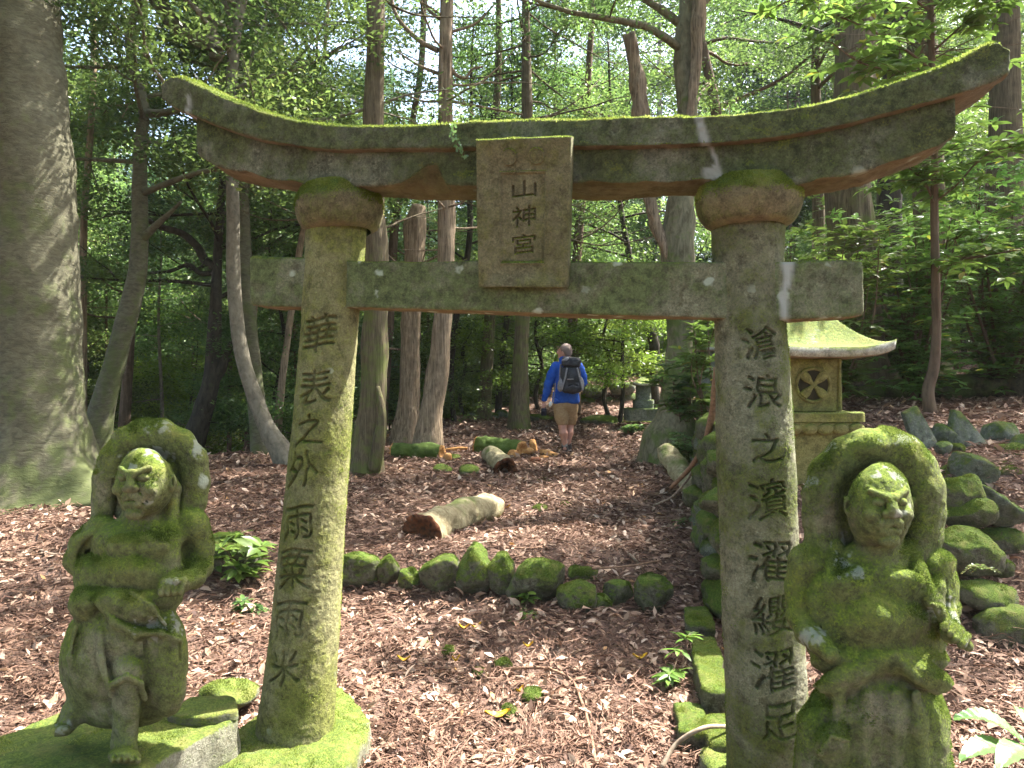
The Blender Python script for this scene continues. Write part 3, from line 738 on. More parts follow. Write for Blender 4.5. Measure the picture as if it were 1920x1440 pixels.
class Sdf:
    """works in (x right, d away from the viewer, y down) units; h = voxel size"""
    def __init__(s, lo, hi, h):
        s.lo = np.array(lo, float); s.h = h
        s.n = np.ceil((np.array(hi) - s.lo) / h).astype(int) + 1
        s.F = np.full(s.n, 60.0 * h, np.float32)
    def _box(s, lo, hi):
        a = np.clip(np.floor((np.array(lo) - s.lo) / s.h).astype(int), 0, s.n - 1)
        b = np.clip(np.ceil((np.array(hi) - s.lo) / s.h).astype(int) + 1, 1, s.n)
        g = [(s.lo[q] + s.h * np.arange(a[q], b[q])).astype(np.float32) for q in range(3)]
        return tuple(slice(a[q], b[q]) for q in range(3)), g[0][:, None, None], g[1][None, :, None], g[2][None, None, :]
    def _mix(s, sl, d, k, op):
        f = s.F[sl]
        if op == 'u':
            hh = np.maximum(k - np.abs(f - d), 0) / max(k, 1e-6); r = np.minimum(f, d) - hh * hh * k / 4
        elif op == 's':
            d = -d; hh = np.maximum(k - np.abs(f - d), 0) / max(k, 1e-6); r = np.maximum(f, d) + hh * hh * k / 4
        s.F[sl] = r
    def ell(s, c, r, k=12, op='u', yaw=0, roll=0, pitch=0):
        c = np.array(c, float); r = np.array(r, float); m = r.max() + k + 3 * s.h
        sl, x, d, y = s._box(c - m, c + m)
        x, d, y = x - c[0], d - c[1], y - c[2]
        if roll: ca, sa = math.cos(R(roll)), math.sin(R(roll)); x, y = x * ca + y * sa, -x * sa + y * ca
        if yaw: ca, sa = math.cos(R(yaw)), math.sin(R(yaw)); x, d = x * ca + d * sa, -x * sa + d * ca
        if pitch: ca, sa = math.cos(R(pitch)), math.sin(R(pitch)); d, y = d * ca + y * sa, -d * sa + y * ca
        k0 = np.sqrt((x / r[0])**2 + (d / r[1])**2 + (y / r[2])**2); k1 = np.sqrt((x / r[0]**2)**2 + (d / r[1]**2)**2 + (y / r[2]**2)**2)
        s._mix(sl, k0 * (k0 - 1) / np.maximum(k1, 1e-6), k, op)
    def cap(s, a, b, ra, rb=None, k=10, op='u', flat=1.0):
        rb = ra if rb is None else rb
        a = np.array(a, float); b = np.array(b, float); m = max(ra, rb) + k + 3 * s.h
        sl, x, d, y = s._box(np.minimum(a, b) - m, np.maximum(a, b) + m)
        v = b - a; L = max((v * v).sum(), 1e-6)
        x, d, y = x - a[0], d - a[1], y - a[2]
        t = np.clip((x * v[0] + d * v[1] + y * v[2]) / L, 0, 1)
        q = np.sqrt((x - t * v[0])**2 + ((d - t * v[1]) * flat)**2 + (y - t * v[2])**2) - (ra + (rb - ra) * t)
        s._mix(sl, q, k, op)
    def chain(s, pts, k=10, op='u', flat=1.0):
        for p, q in zip(pts[:-1], pts[1:]): s.cap(p[:3], q[:3], p[3], q[3], k, op, flat)
    def box(s, c, hs, rd=5, k=8, op='u', yaw=0, roll=0, taper=0):
        c = np.array(c, float); hs = np.array(hs, float); m = np.linalg.norm(hs) + k + 3 * s.h
        sl, x, d, y = s._box(c - m, c + m); x, d, y = x - c[0], d - c[1], y - c[2]
        if roll: ca, sa = math.cos(R(roll)), math.sin(R(roll)); x, y = x * ca + y * sa, -x * sa + y * ca
        if yaw: ca, sa = math.cos(R(yaw)), math.sin(R(yaw)); x, d = x * ca + d * sa, -x * sa + d * ca
        f = 1 + taper * y / hs[2]
        qx, qd, qy = np.abs(x) / f - hs[0] + rd, np.abs(d) / f - hs[1] + rd, np.abs(y) - hs[2] + rd
        q = np.sqrt(np.maximum(qx, 0)**2 + np.maximum(qd, 0)**2 + np.maximum(qy, 0)**2) + np.minimum(np.maximum(np.maximum(qx, qd), qy), 0) - rd
        s._mix(sl, q, k, op)
    def mesh(s, zs, ox, oy, D, keep=None):
        """to world: zoom px -> photo px (scale zs, origin ox, oy) at distance D"""
        V, F = surface_nets(s.F)
        V = V * s.h + s.lo
        u = D / FPX / zs
        Y = D + V[:, 1] * u
        W = np.stack([(V[:, 0] / zs + ox - 960) / FPX * Y, Y, CAMZ - (V[:, 2] / zs + oy - 720) / FPX * Y], -1)
        F = F[:, ::-1]                                   # the y axis was flipped
        nn = vnormals(W, F)
        vol = (W * nn).sum()
        c = W.mean(0)
        if ((W - c) * nn).sum() < 0: F = F[:, ::-1]
        return W, F

def face(s, c, r, yaw, sc_, k=9):
    """scowling guardian face; c centre, r radii (x, depth, y), yaw>0 turns to image left"""
    a = R(yaw); ca, sa = math.cos(a), math.sin(a)
    def H(u, v, w):
        u, v, w = u * sc_, v * sc_, w * sc_
        return (c[0] + u * ca - w * sa, c[1] - u * sa - w * ca, c[2] - v)
    q = lambda t: t * sc_
    s.ell(c, r, 14, yaw=yaw)
    s.ell(H(0, -45, 35), (q(82), q(88), q(82)), 18)                       # jaw
    for e in (-1, 1):
        s.ell(H(e * 40, 20, 118), (q(34), q(26), q(17)), 10, 's')          # eye socket
        s.ell(H(e * 38, 20, 97), (q(23), q(19), q(14)), 4)                 # eyeball
        s.cap(H(e * 62, 56, 86), H(e * 10, 32, 116), q(10), q(14), 7)      # brow drawn down to the nose
        s.cap(H(e * 74, 4, 78), H(e * 20, -4, 108), q(8), q(6), 6)          # lower lid
        s.ell(H(e * 56, -24, 86), (q(30), q(26), q(25)), 14)               # cheek
        s.ell(H(e * 20, -20, 122), (q(14), q(15), q(12)), 6)               # nostril wing
        s.cap(H(e * 30, -28, 116), H(e * 52, -68, 92), q(4), q(5), 5, 's') # furrow beside the mouth
        s.cap(H(e * 2, -62, 116), H(e * 44, -76, 98), q(6), q(4), 4, 's')  # mouth turned down
        s.ell(H(e * 112, 2, -2), (q(13), q(17), q(34)), 6, roll=e * 8)       # ear
        s.ell(H(e * 118, 4, 8), (q(6), q(8), q(17)), 4, 's')
    s.cap(H(0, 40, 112), H(0, -14, 127), q(10), q(20), 8)                  # nose
    s.cap(H(-34, -52, 108), H(34, -52, 108), q(9), q(9), 8)               # upper lip
    s.cap(H(-26, -80, 106), H(26, -80, 106), q(10), q(10), 8)             # lower lip
    s.ell(H(0, -112, 92), (q(34), q(28), q(24)), 12)                       # chin
    s.cap(H(-60, 82, 92), H(60, 82, 92), q(3), q(3), 4, 's')              # headband edge

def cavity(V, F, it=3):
    """how hollow (+) or proud (-) each point of a carving lies: shade is painted in one, highlight on the other"""
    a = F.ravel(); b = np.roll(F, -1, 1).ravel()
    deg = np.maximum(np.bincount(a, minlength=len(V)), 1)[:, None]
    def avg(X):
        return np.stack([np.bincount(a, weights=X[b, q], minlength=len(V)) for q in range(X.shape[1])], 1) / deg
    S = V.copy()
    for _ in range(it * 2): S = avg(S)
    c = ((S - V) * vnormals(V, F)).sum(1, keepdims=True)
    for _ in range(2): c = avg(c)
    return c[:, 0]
def patches(W, zs, ox, oy, lst):
    px = W[:, 0] / W[:, 1] * FPX + 960; py = 720 - (W[:, 2] - CAMZ) / W[:, 1] * FPX
    zx = (px - ox) * zs; zy = (py - oy) * zs; a = np.zeros(len(W)); n_ = fbm(W, 22, 4, 31) + .5 * vnoise(W, 90, 3)
    for x, y, rx, ry in lst: a = np.maximum(a, np.clip((1 - np.hypot((zx - x) / rx, (zy - y) / ry) + n_ * 2.2) * 1.1, 0, .5))
    return a
def statue_left():
    s = Sdf((215, -250, 35), (880, 330, 1450), 5.0)
    # halo formed by the billowing scarf
    cx, cy = 612, 300
    s.ell((cx, 95, cy + 10), (196, 38, 215), 10)
    pts = [(400, 75, 470, 42), (410, 82, 380, 48), (422, 84, 290, 54), (450, 84, 212, 58), (505, 84, 150, 62), (575, 82, 122, 64), (650, 82, 122, 64), (718, 84, 155, 62), (764, 84, 215, 62), (775, 84, 300, 60), (765, 78, 380, 56), (738, 62, 450, 52)]
    s.chain(pts, 12)
    s.cap((560, 60, 200), (590, 90, 95), 30, 40, 12)
    s.chain([(655, 30, 250, 26), (690, 30, 330, 28), (680, 10, 420, 30), (668, -30, 520, 26), (668, -48, 640, 22)], 8)    # scarf end over the shoulder
    # head
    face(s, (572, -10, 308), (114, 116, 142), 24, 1.09)
    s.cap((568, 20, 420), (562, 30, 500), 78, 95, 16)
    # trunk
    s.ell((560, 20, 600), (186, 128, 170), 30)
    s.ell((450, 10, 545), (90, 90, 80), 25)
    s.ell((515, -30, 665), (150, 118, 100), 25)                              # belly
    s.ell((490, -95, 560), (62, 32, 46), 22); s.ell((600, -92, 555), (66, 32, 46), 22)
    s.cap((400, -100, 715), (520, -135, 742), 5, 5, 6, 's'); s.cap((520, -135, 742), (640, -110, 715), 5, 4, 6, 's')
    s.ell((690, 40, 560), (95, 80, 130), 25)
    # arm on image right: shoulder, elbow, forearm brought to the hip
    s.chain([(765, 40, 478, 72), (795, 55, 560, 56), (800, 35, 640, 46), (770, -30, 685, 42), (712, -95, 706, 40), (668, -130, 722, 40)], 14)
    s.ell((748, -40, 585), (34, 60, 62), 16, 's')
    for i in range(4):
        s.cap((652 + i * 26, -155, 700 - 2 * i), (640 + i * 26, -165, 748 - 3 * i), 14, 12, 4)
    s.cap((735, -140, 690), (700, -170, 700), 12, 10, 4)
    # arm on image left: bent behind, with the scarf looped through
    s.chain([(400, 50, 505, 70), (330, 70, 560, 56), (298, 60, 620, 46), (345, 20, 668, 40), (400, -30, 690, 32)], 16)
    s.ell((345, 0, 598), (16, 60, 30), 8, 's', roll=20)
    s.chain([(375, -10, 500, 18), (318, -5, 530, 20), (285, 0, 590, 18), (300, 0, 650, 16)], 8)
    s.ell((640, -10, 700), (95, 95, 90), 24); s.ell((370, 10, 690), (80, 90, 100), 24)
    # sash and folded waist cloth
    s.ell((500, 0, 770), (210, 140, 80), 20)
    s.ell((505, -125, 800), (128, 42, 62), 14, roll=14); s.ell((330, -60, 790), (62, 80, 68), 16)
    s.chain([(395, -132, 790, 14), (450, -148, 862, 16), (540, -156, 905, 16), (640, -145, 905, 14), (712, -105, 930, 10)], 18)
    s.chain([(520, -142, 740, 9), (600, -152, 800, 11), (655, -132, 870, 9)], 14)
    # skirt
    s.ell((495, 20, 930), (230, 165, 170), 30)
    s.ell((370, 30, 1040), (136, 150, 190), 35)
    s.ell((640, -20, 1000), (108, 110, 200), 30)
    s.ell((655, -45, 1130), (84, 78, 112), 20)
    s.ell((500, 10, 1090), (200, 120, 150), 35)
    s.chain([(575, -125, 930, 8), (590, -130, 1050, 9), (580, -120, 1190, 10)], 6, 's')
    s.chain([(650, -150, 1000, 7), (655, -140, 1090, 8), (668, -120, 1190, 7)], 6, 's')
    s.chain([(705, -90, 820, 5), (712, -100, 930, 6), (715, -95, 1010, 5)], 5, 's')
    s.chain([(395, -130, 900, 12), (400, -140, 1010, 16), (430, -150, 1120, 14)], 14)
    s.chain([(300, -90, 880, 10), (275, -90, 1000, 14), (300, -80, 1120, 10)], 12)
    s.chain([(350, -125, 930, 6), (345, -125, 1040, 7), (380, -120, 1150, 6)], 6, 's')
    # hem gathered at the knee, shin and foot
    s.ell((508, -85, 1065), (76, 85, 90), 18)
    s.chain([(440, -120, 1150, 11), (448, -150, 1105, 13), (505, -172, 1078, 13), (560, -150, 1105, 13), (575, -118, 1165, 11)], 5)
    s.chain([(505, -100, 1120, 60), (503, -95, 1200, 56), (500, -88, 1290, 50), (496, -88, 1350, 56)], 12)
    s.ell((494, -130, 1392), (66, 92, 34), 14)
    for i in range(5): s.ell((446 + i * 25, -205 + abs(i - 1) * 5, 1408), (13, 26, 14), 4)
    s.chain([(330, 10, 1150, 60), (285, 10, 1225, 46), (262, -10, 1268, 38)], 16)
    s.ell((232, -50, 1290), (52, 66, 24), 12, yaw=35)
    s.ell((480, 30, 1215), (180, 110, 70), 30)
    s.ell((520, 30, 735), (200, 120, 110), 40)
    W, F = s.mesh(2.1167, 0, 760, 2.62)
    root = empty('guardian_statue', (W[:, 0].mean(), 2.62, W[:, 2].min()), 'mossy scowling guardian statue striding on one bare leg, left of the gate', 'statue', 'guardian statues flanking the gate')
    nn = vnormals(W, F)
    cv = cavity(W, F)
    W = W + nn * (0.0045 * fbm(W, 34, 4, 3) + 0.0045 * vnoise(W, 9, 6))[:, None]
    o = obj('figure', W, F, M['statue'], root, smooth=True, vattr={'cut': np.clip(cv / .0016, 0, 1), 'ridge_light': np.clip(-cv / .0022 - .15, 0, 1), 'pale': patches(W, 2.1167, 0, 760, [(600, 195, 60, 20), (630, 85, 34, 20), (790, 150, 24, 34), (590, 390, 22, 20), (220, 1270, 40, 22), (660, 890, 60, 25), (690, 700, 20, 12), (535, 240, 20, 10)])})
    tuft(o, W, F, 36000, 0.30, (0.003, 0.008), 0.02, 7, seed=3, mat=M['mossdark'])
statue_left()

def statue_right():
    s = Sdf((50, -300, 20), (850, 420, 1580), 6.0)
    cx, cy = 442, 330
    s.ell((cx, 85, cy + 20), (262, 50, 262), 20)
    s.chain([(245, 50, 600, 66), (226, 70, 520, 74), (222, 80, 420, 78), (228, 80, 320, 80), (258, 78, 232, 82), (322, 74, 168, 82), (400, 70, 138, 82), (480, 70, 132, 80), (552, 76, 160, 80), (612, 80, 222, 80), (646, 80, 312, 80), (652, 80, 400, 76), (640, 70, 490, 72), (628, 50, 570, 66)], 22)
    s.ell((425, 40, 130), (100, 80, 66), 14)                                   # knot of the scarf above the head
    s.cap((345, 10, 75), (330, 30, 200), 6, 6, 8, 's')
    face(s, (458, -40, 375), (134, 135, 182), -19, 1.22, 10)
    s.ell((450, 20, 590), (165, 95, 90), 30)
    s.cap((455, 20, 520), (450, 30, 620), 96, 130, 20)
    s.ell((435, 30, 790), (268, 150, 235), 40)
    s.ell((450, 20, 920), (262, 140, 130), 50)
    s.ell((450, -20, 850), (210, 150, 150), 35)
    s.ell((350, -88, 690), (95, 42, 62), 40); s.ell((545, -88, 690), (95, 42, 62), 40)
    s.ell((235, 30, 760), (95, 105, 150), 30); s.ell((690, 30, 760), (62, 95, 150), 24); s.ell((440, 25, 940), (285, 140, 110), 40)
    # shoulders and arms
    s.chain([(165, 40, 600, 84), (130, 40, 700, 62), (128, 20, 820, 52), (160, -40, 890, 46), (215, -100, 935, 44), (262, -135, 975, 36)], 18)
    s.cap((235, -20, 700), (225, -40, 880), 14, 18, 12, 's')
    s.chain([(700, 40, 625, 74), (742, 40, 700, 44), (752, 20, 800, 40), (748, -50, 860, 38), (745, -130, 885, 38)], 16)
    s.cap((728, -20, 680), (726, -40, 800), 7, 9, 8, 's')
    # fist around a stub
    s.ell((752, -165, 885), (48, 46, 44), 8)
    for i in range(4): s.cap((735 + i * 26, -190 + i * 4, 838 + i * 22), (722 + i * 24, -212, 868 + i * 22), 18, 16, 4)
    s.cap((700, -185, 790), (735, -170, 850), 30, 24, 5); s.ell((690, -185, 778), (32, 28, 18), 6, roll=25)
    s.cap((800, -160, 925), (822, -160, 945), 22, 16, 6)
    # scarf ends down the chest
    s.chain([(590, 20, 540, 30), (620, -45, 650, 34), (670, -70, 760, 34)], 14)
    s.chain([(575, -60, 580, 5), (612, -85, 660, 6), (655, -112, 760, 5)], 4, 's')
    s.chain([(275, 20, 540, 34), (262, -50, 680, 34), (270, -70, 800, 22)], 16)
    # waist folds
    s.ell((455, 0, 1000), (280, 165, 90), 24)
    s.ell((360, -120, 1050), (165, 52, 58), 14, roll=-26); s.ell((630, -110, 1055), (130, 55, 52), 14, roll=26)
    s.chain([(520, -145, 985, 13), (400, -155, 1060, 15), (275, -132, 1112, 13), (190, -85, 1105, 9)], 20)
    s.chain([(520, -145, 985, 13), (610, -155, 1070, 15), (690, -130, 1120, 13), (745, -75, 1100, 9)], 20)
    s.chain([(250, -125, 960, 6), (380, -165, 985, 7), (560, -165, 955, 7), (700, -120, 960, 6)], 6, 's')
    # skirt down to the ground
    s.ell((440, 30, 1240), (300, 190, 230), 40)
    s.box((430, 40, 1400), (320, 170, 230), 90, 40, taper=0.06)
    for x0, x1, r_ in ((250, 215, 9), (330, 320, 7), (480, 470, 10), (560, 590, 8), (640, 660, 9)):
        s.chain([(x0, -165, 1130, r_), ((x0 + x1) / 2 + 10, -172, 1280, r_ + 3), (x1, -168, 1480, r_)], 8, 's')
    for x0, x1, r_ in ((290, 270, 14), (410, 400, 16), (520, 530, 18), (605, 640, 14)):
        s.chain([(x0, -138, 1140, r_), ((x0 + x1) / 2, -136, 1280, r_ + 6), (x1, -132, 1480, r_)], 34)
    s.ell((270, -120, 1340), (80, 66, 80), 20)
    s.chain([(215, -170, 1380, 8), (260, -190, 1310, 8), (330, -180, 1330, 7)], 6)
    W, F = s.mesh(2.1813, 1440, 780, 2.12)
    root = empty('guardian_statue', (W[:, 0].mean(), 2.12, W[:, 2].min()), 'thickly mossed guardian statue with one fist raised, right of the gate', 'statue', 'guardian statues flanking the gate')
    nn = vnormals(W, F)
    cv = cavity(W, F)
    W = W + nn * (0.0045 * fbm(W, 34, 4, 13) + 0.0045 * vnoise(W, 9, 16))[:, None]
    o = obj('figure', W, F, M['statue2'], root, smooth=True, vattr={'cut': np.clip(cv / .0016, 0, 1), 'ridge_light': np.clip(-cv / .0022 - .2, 0, 1), 'pale': patches(W, 2.1813, 1440, 780, [(305, 590, 36, 60), (350, 650, 34, 26), (172, 268, 22, 22), (440, 242, 26, 16), (510, 236, 34, 20), (565, 258, 20, 14), (545, 402, 22, 12), (200, 905, 42, 24), (700, 790, 38, 30), (748, 838, 26, 18), (820, 925, 16, 20), (548, 95, 36, 18), (250, 135, 22, 14)])})
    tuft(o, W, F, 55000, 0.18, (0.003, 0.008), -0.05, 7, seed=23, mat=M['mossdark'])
    return root
RIGHT_STATUE = statue_right()

# ------------------------------------------------------------------ plinths, rocks, stones
def prism(name, outline, z0, z1, mat, parent=None, label=None, cat=None, amp=0.012, bev=0.02, seed=1, res=0.03, tufts=0, loc=None, thr=-.3):
    """rough-hewn block: an outline in plan, subdivided and roughened"""
    o2 = np.array(outline, float)
    if ((o2[:, 0] * np.roll(o2[:, 1], -1) - np.roll(o2[:, 0], -1) * o2[:, 1]).sum()) < 0: o2 = o2[::-1]
    seg = []
    for a, b in zip(o2, np.roll(o2, -1, 0)):
        n = max(2, int(np.linalg.norm(b - a) / res)); t = np.arange(n) / n
        seg.append(a + (b - a) * t[:, None])
    ring = np.concatenate(seg); k = len(ring); c = ring.mean(0)
    # round the corners a little
    for _ in range(2): ring = (np.roll(ring, 1, 0) + 2 * ring + np.roll(ring, -1, 0)) / 4
    lay = []
    nz_ = max(2, int((z1 - z0) / res))
    for i in range(nz_): lay.append((1.0, 0.0, z0 + (z1 - z0 - bev) * i / (nz_ - 1)))
    for a in (0.35, 0.7, 1.0): lay.append((1.0, bev * (1 - math.cos(a * math.pi / 2)), z1 - bev + bev * math.sin(a * math.pi / 2)))
    rad = np.linalg.norm(ring - c, axis=1).max(); nr = max(3, int(rad / res))
    for i in range(1, nr + 1): lay.append((1 - i / nr, bev, z1))
    V = []
    for s, ins, z in lay:
        dirn = ring - c; L = np.linalg.norm(dirn, axis=1, keepdims=True)
        V.append(np.concatenate([c + dirn / L * np.maximum(L - ins, 0) * max(s, 0.002), np.full((k, 1), z)], 1))
    V = np.concatenate(V); n = len(lay)
    i = np.arange(n - 1)[:, None] * k; j = np.arange(k)[None]; j2 = (j + 1) % k
    F = np.stack([i + j, i + j2, i + k + j2, i + k + j], -1).reshape(-1, 4)
    nn = vnormals(V, F)
    V = V + nn * (amp * 1.6 * fbm(V, 5, 4, seed) + amp * .5 * vnoise(V, 30, seed))[:, None]
    base = (c[0], c[1], z0)
    o = obj(name, V, F, mat, parent, smooth=True, loc=None if parent else base)
    if label: tag(o, label, cat)
    if tufts: tuft(o, V, F, tufts, 0.4, (0.003, 0.009), thr, 5, seed=seed)
    return o
WORLDLOC = WORLD
prism('statue_plinth', [(-1.10, 2.93), (-1.20, 3.06), (-1.80, 3.02), (-1.98, 2.76), (-2.15, 2.0), (-1.50, 1.95), (-1.29, 2.52)], -0.32, 0.152, M['plinth'], label='mossy stone plinth under the striding guardian statue', cat='plinth', tufts=9000, seed=4, thr=0)
prism('broken_stone_slab', [(-1.10, 2.90), (-1.17, 3.04), (-1.36, 3.03), (-1.38, 2.86), (-1.22, 2.84)], 0.150, 0.186, M['plinth'], label='flat broken stone piece lying beside the left statue\'s hem', cat='stone', seed=14, amp=.006, bev=.01, res=.015)
prism('gate_footing_stone', [(-.66, 2.60), (-.62, 3.28), (-.86, 3.62), (-1.16, 3.45), (-1.22, 3.1), (-1.16, 2.62)], -0.36, -0.005, M['plinth'], label='bright mossy footing block under the gate\'s left pillar', cat='footing', amp=0.02, bev=0.05, tufts=15000, seed=8, thr=-.4)
prism('gate_footing_stone', [(.80, 2.70), (.80, 3.15), (1.25, 3.18), (1.3, 2.72)], -0.40, -0.07, M['plinth'], label='low footing block under the gate\'s right pillar', cat='footing', amp=0.02, bev=0.05, tufts=3000, seed=9)
prism('base', [(.72, 1.86), (.72, 2.27), (1.42, 2.27), (1.42, 1.86)], -0.55, 0.28, M['plinth'], parent=RIGHT_STATUE, seed=24)

_ico = None
def ico(sub=4):
    import bmesh
    bm = bmesh.new(); bmesh.ops.create_icosphere(bm, subdivisions=sub, radius=1)
    V = np.array([v.co[:] for v in bm.verts]); F = np.array([[v.index for v in f.verts] for f in bm.faces]); bm.free(); return V, F
ICO = {4: ico(4), 5: ico(5), 3: ico(3)}
def rock(c, size, seed, mat=None, name='rock', label=None, cat='rock', group=None, rz=0, tilt=0, parent=None, tufts=0, sub=4, sharp=0.9, zmin=0.35, L=(0.004, 0.011), thr=-.25):
    V, F = ICO[sub]; r_ = np.random.default_rng(seed * 13 + 5)
    n = r_.normal(0, 1, (13, 3)); n /= np.linalg.norm(n, axis=1, keepdims=True); h = r_.uniform(0.62, 0.98, 13)
    
    bxr = (np.abs(V) ** 3.6).sum(1) ** (-1 / 3.6)
    dt = V @ n.T; rr = np.where(dt > 0.08, h / np.maximum(dt, 0.08), 9)
    p = 16; soft = (rr ** -p).sum(1) ** (-1 / p)
    rad = np.minimum(soft * 1.12, bxr * 1.0) * sharp + (1 - sharp) * 1.0
    Q = V * rad[:, None]
    Q = Q / np.abs(Q).max(0)
    Q = Q * np.array(size) / 2
    if tilt: ca, sa = math.cos(tilt), math.sin(tilt); Q = np.stack([Q[:, 0] * ca - Q[:, 2] * sa, Q[:, 1], Q[:, 0] * sa + Q[:, 2] * ca], -1)
    if rz: ca, sa = math.cos(rz), math.sin(rz); Q = np.stack([Q[:, 0] * ca - Q[:, 1] * sa, Q[:, 0] * sa + Q[:, 1] * ca, Q[:, 2]], -1)
    W = Q + np.array(c); nn = vnormals(W, F); s = min(size)
    W = W + nn * (0.07 * s * fbm(W / s, 2.6, 4, seed) + 0.018 * s * (1 - 2 * np.abs(vnoise(W / s, 7, seed))))[:, None]
    o = obj(name, W, F, mat or M['rock'], parent, smooth=True, loc=None if parent else tuple(c))
    if label: tag(o, label, cat, group)
    if tufts: tuft(o, W, F, tufts, zmin, L, thr, 5 / max(s, .1) * .3, seed=seed, mat=M['mossdark'])
    return o
def rpx(px, py, wp, hp, D, seed, label, mat=None, cat='rock', name='rock', depth=None, tufts=0, tilt=0, group=None, **kw):
    if D is None: D = G(px, py + hp * 0.42).y
    s = D / FPX
    return rock(P(px, py, D), (wp * s, depth or max(wp, hp) * s * 0.8, hp * s), seed, mat, name, label, cat, group, tilt=tilt, tufts=tufts, **kw)

GR = 'mossy rocks in the row across the path'
row = [(175, 415, 190, 145, 'wide low mossy rock at the left end of the row, touching the gate pillar'), (205, 470, 125, 60, 'small dark stone tucked under the wide rock at the left end of the row'), (325, 428, 100, 125, 'rounded mossy rock second from the left in the front row'),
       (420, 472, 95, 90, 'small squat mossy rock between the rounded rock and the slanting rock'), (565, 455, 180, 150, 'mossy rock with a slanting top sloping down to the right'), (735, 432, 140, 215, 'tallest upright mossy rock in the row'), (855, 448, 118, 172, 'narrow upright rock just right of the tallest one'),
       (1025, 482, 250, 185, 'biggest boulder of the row, flat bare face and mossy top'), (1245, 447, 125, 55, 'small flat mossy stone lying above and behind the row'), (1215, 545, 165, 135, 'blocky rock furred with fern moss right of the biggest boulder'),
       (1410, 542, 118, 112, 'mossy rock leaning left, second from the right end of the row'), (1330, 583, 92, 66, 'little brownish stone low between two mossy rocks'), (1580, 542, 155, 160, 'domed mossy rock at the right end of the row')]
for i, (x, y, w_, h_, lb) in enumerate(row):
    px, py = 600 + x / 2.526, 900 + y / 2.526
    D = None
    rpx(px, py - 2, w_ / 2.526 * 1.13, h_ / 2.526 * 1.15, D, 40 + i, lb, group=GR, tufts=4200, tilt=(0.25 if i in (4, 10) else -0.12 if i == 5 else 0), sub=5, zmin=(.0 if i == 9 else .3), thr=-.15)
rpx(440, 1040, 96, 80, None, 70, 'mossy boulder half behind the gate\'s left pillar', tufts=4000)
rpx(424, 1306, 112, 62, 3.45, 71, 'pale mossy stone between the left statue and the pillar foot', mat=M['plinth'], tufts=4000)
rpx(150, 1360, 130, 60, 3.05, 72, 'low pale stone behind the left plinth corner', mat=M['plinth'], tufts=800)
# moss cushions and small stones on the path
for i, (x, y, w_, h_, D, lb) in enumerate([(840, 1220, 27, 22, 0, 'bright moss cushion on the path, left of the other small ones'), (944, 1246, 34, 28, 0, 'dark green mossy pebble alone in the middle of the near path'), (800, 1206, 16, 12, 0, 'tiny yellow green moss tuft at the left of the path'),
        (1000, 1306, 40, 30, 0, 'round moss cushion beside the curling yellow leaf'), (958, 1334, 34, 22, 0, 'flat moss cushion just above the yellow leaf'), (900, 1262, 30, 16, 0, 'low dark moss patch left of the dark mossy pebble'), (1028, 1316, 18, 14, 0, 'tiny moss tuft right of the round moss cushion'),
        (870, 943, 26, 20, 0, 'small mossy stone just behind the weathered log'), (1012, 952, 28, 14, 0, 'flat bright moss cushion right of the weathered log'), (1060, 944, 24, 10, 0, 'thin moss patch by a twig, right of the log'),
        (828, 877, 42, 18, 0, 'flat mossy stone below the round green log'), (880, 880, 38, 20, 0, 'flat mossy stone left of the hollow log'), (1020, 900, 26, 10, 0, 'low moss patch right of the hollow log'), (852, 857, 30, 12, 0, 'faded moss patch under the end of the green log'), (752, 1170, 0, 0, 0, '')]):
    if not w_: continue
    g = G(x, y + h_ * .4); s = g.y / FPX
    rock((g.x, g.y, g.z + h_ * s * .2), (w_ * s, w_ * s * 1.3, h_ * s * 1.2), 90 + i, M['rock'], 'moss_cushion', lb, 'moss', 'moss cushions dotted over the path', tufts=1500, sub=3, zmin=0.0, thr=-2)

# dry-stone retaining wall along the right of the path
def wall():
    root = empty('dry_stone_wall', (1.5, 5.2, float(gz(1.4, 5.2))), 'mossy dry-stone retaining wall running back along the right of the path', 'wall')
    r_ = np.random.default_rng(5); k = 0
    y = 4.35
    while y < 11.2:
        x = float(xwall(y)); b = float(gz(x - 0.35, y)); t = float(gz(x + 0.4, y))
        z = b; hgt = t - b + 0.1
        wd = r_.uniform(.22, .36)
        while z < b + hgt - .05:
            hh = min(r_.uniform(0.15, 0.27), b + hgt - z + .06)
            off = 0.10 * (z - b)
            rock((x + 0.0 + off + r_.normal(0, .03), y + wd / 2 + r_.normal(0, .03), z + hh / 2), (r_.uniform(.28, .40), wd * 1.15, hh * 1.25), 200 + k, M['rock'] if r_.random() < .75 else M['rock2'], 'stone', parent=root, tufts=1500, sub=4 if y < 7 else 3, zmin=-.2, thr=-.3, rz=r_.normal(0.2, .1))
            z += hh; k += 1
        y += wd
wall()

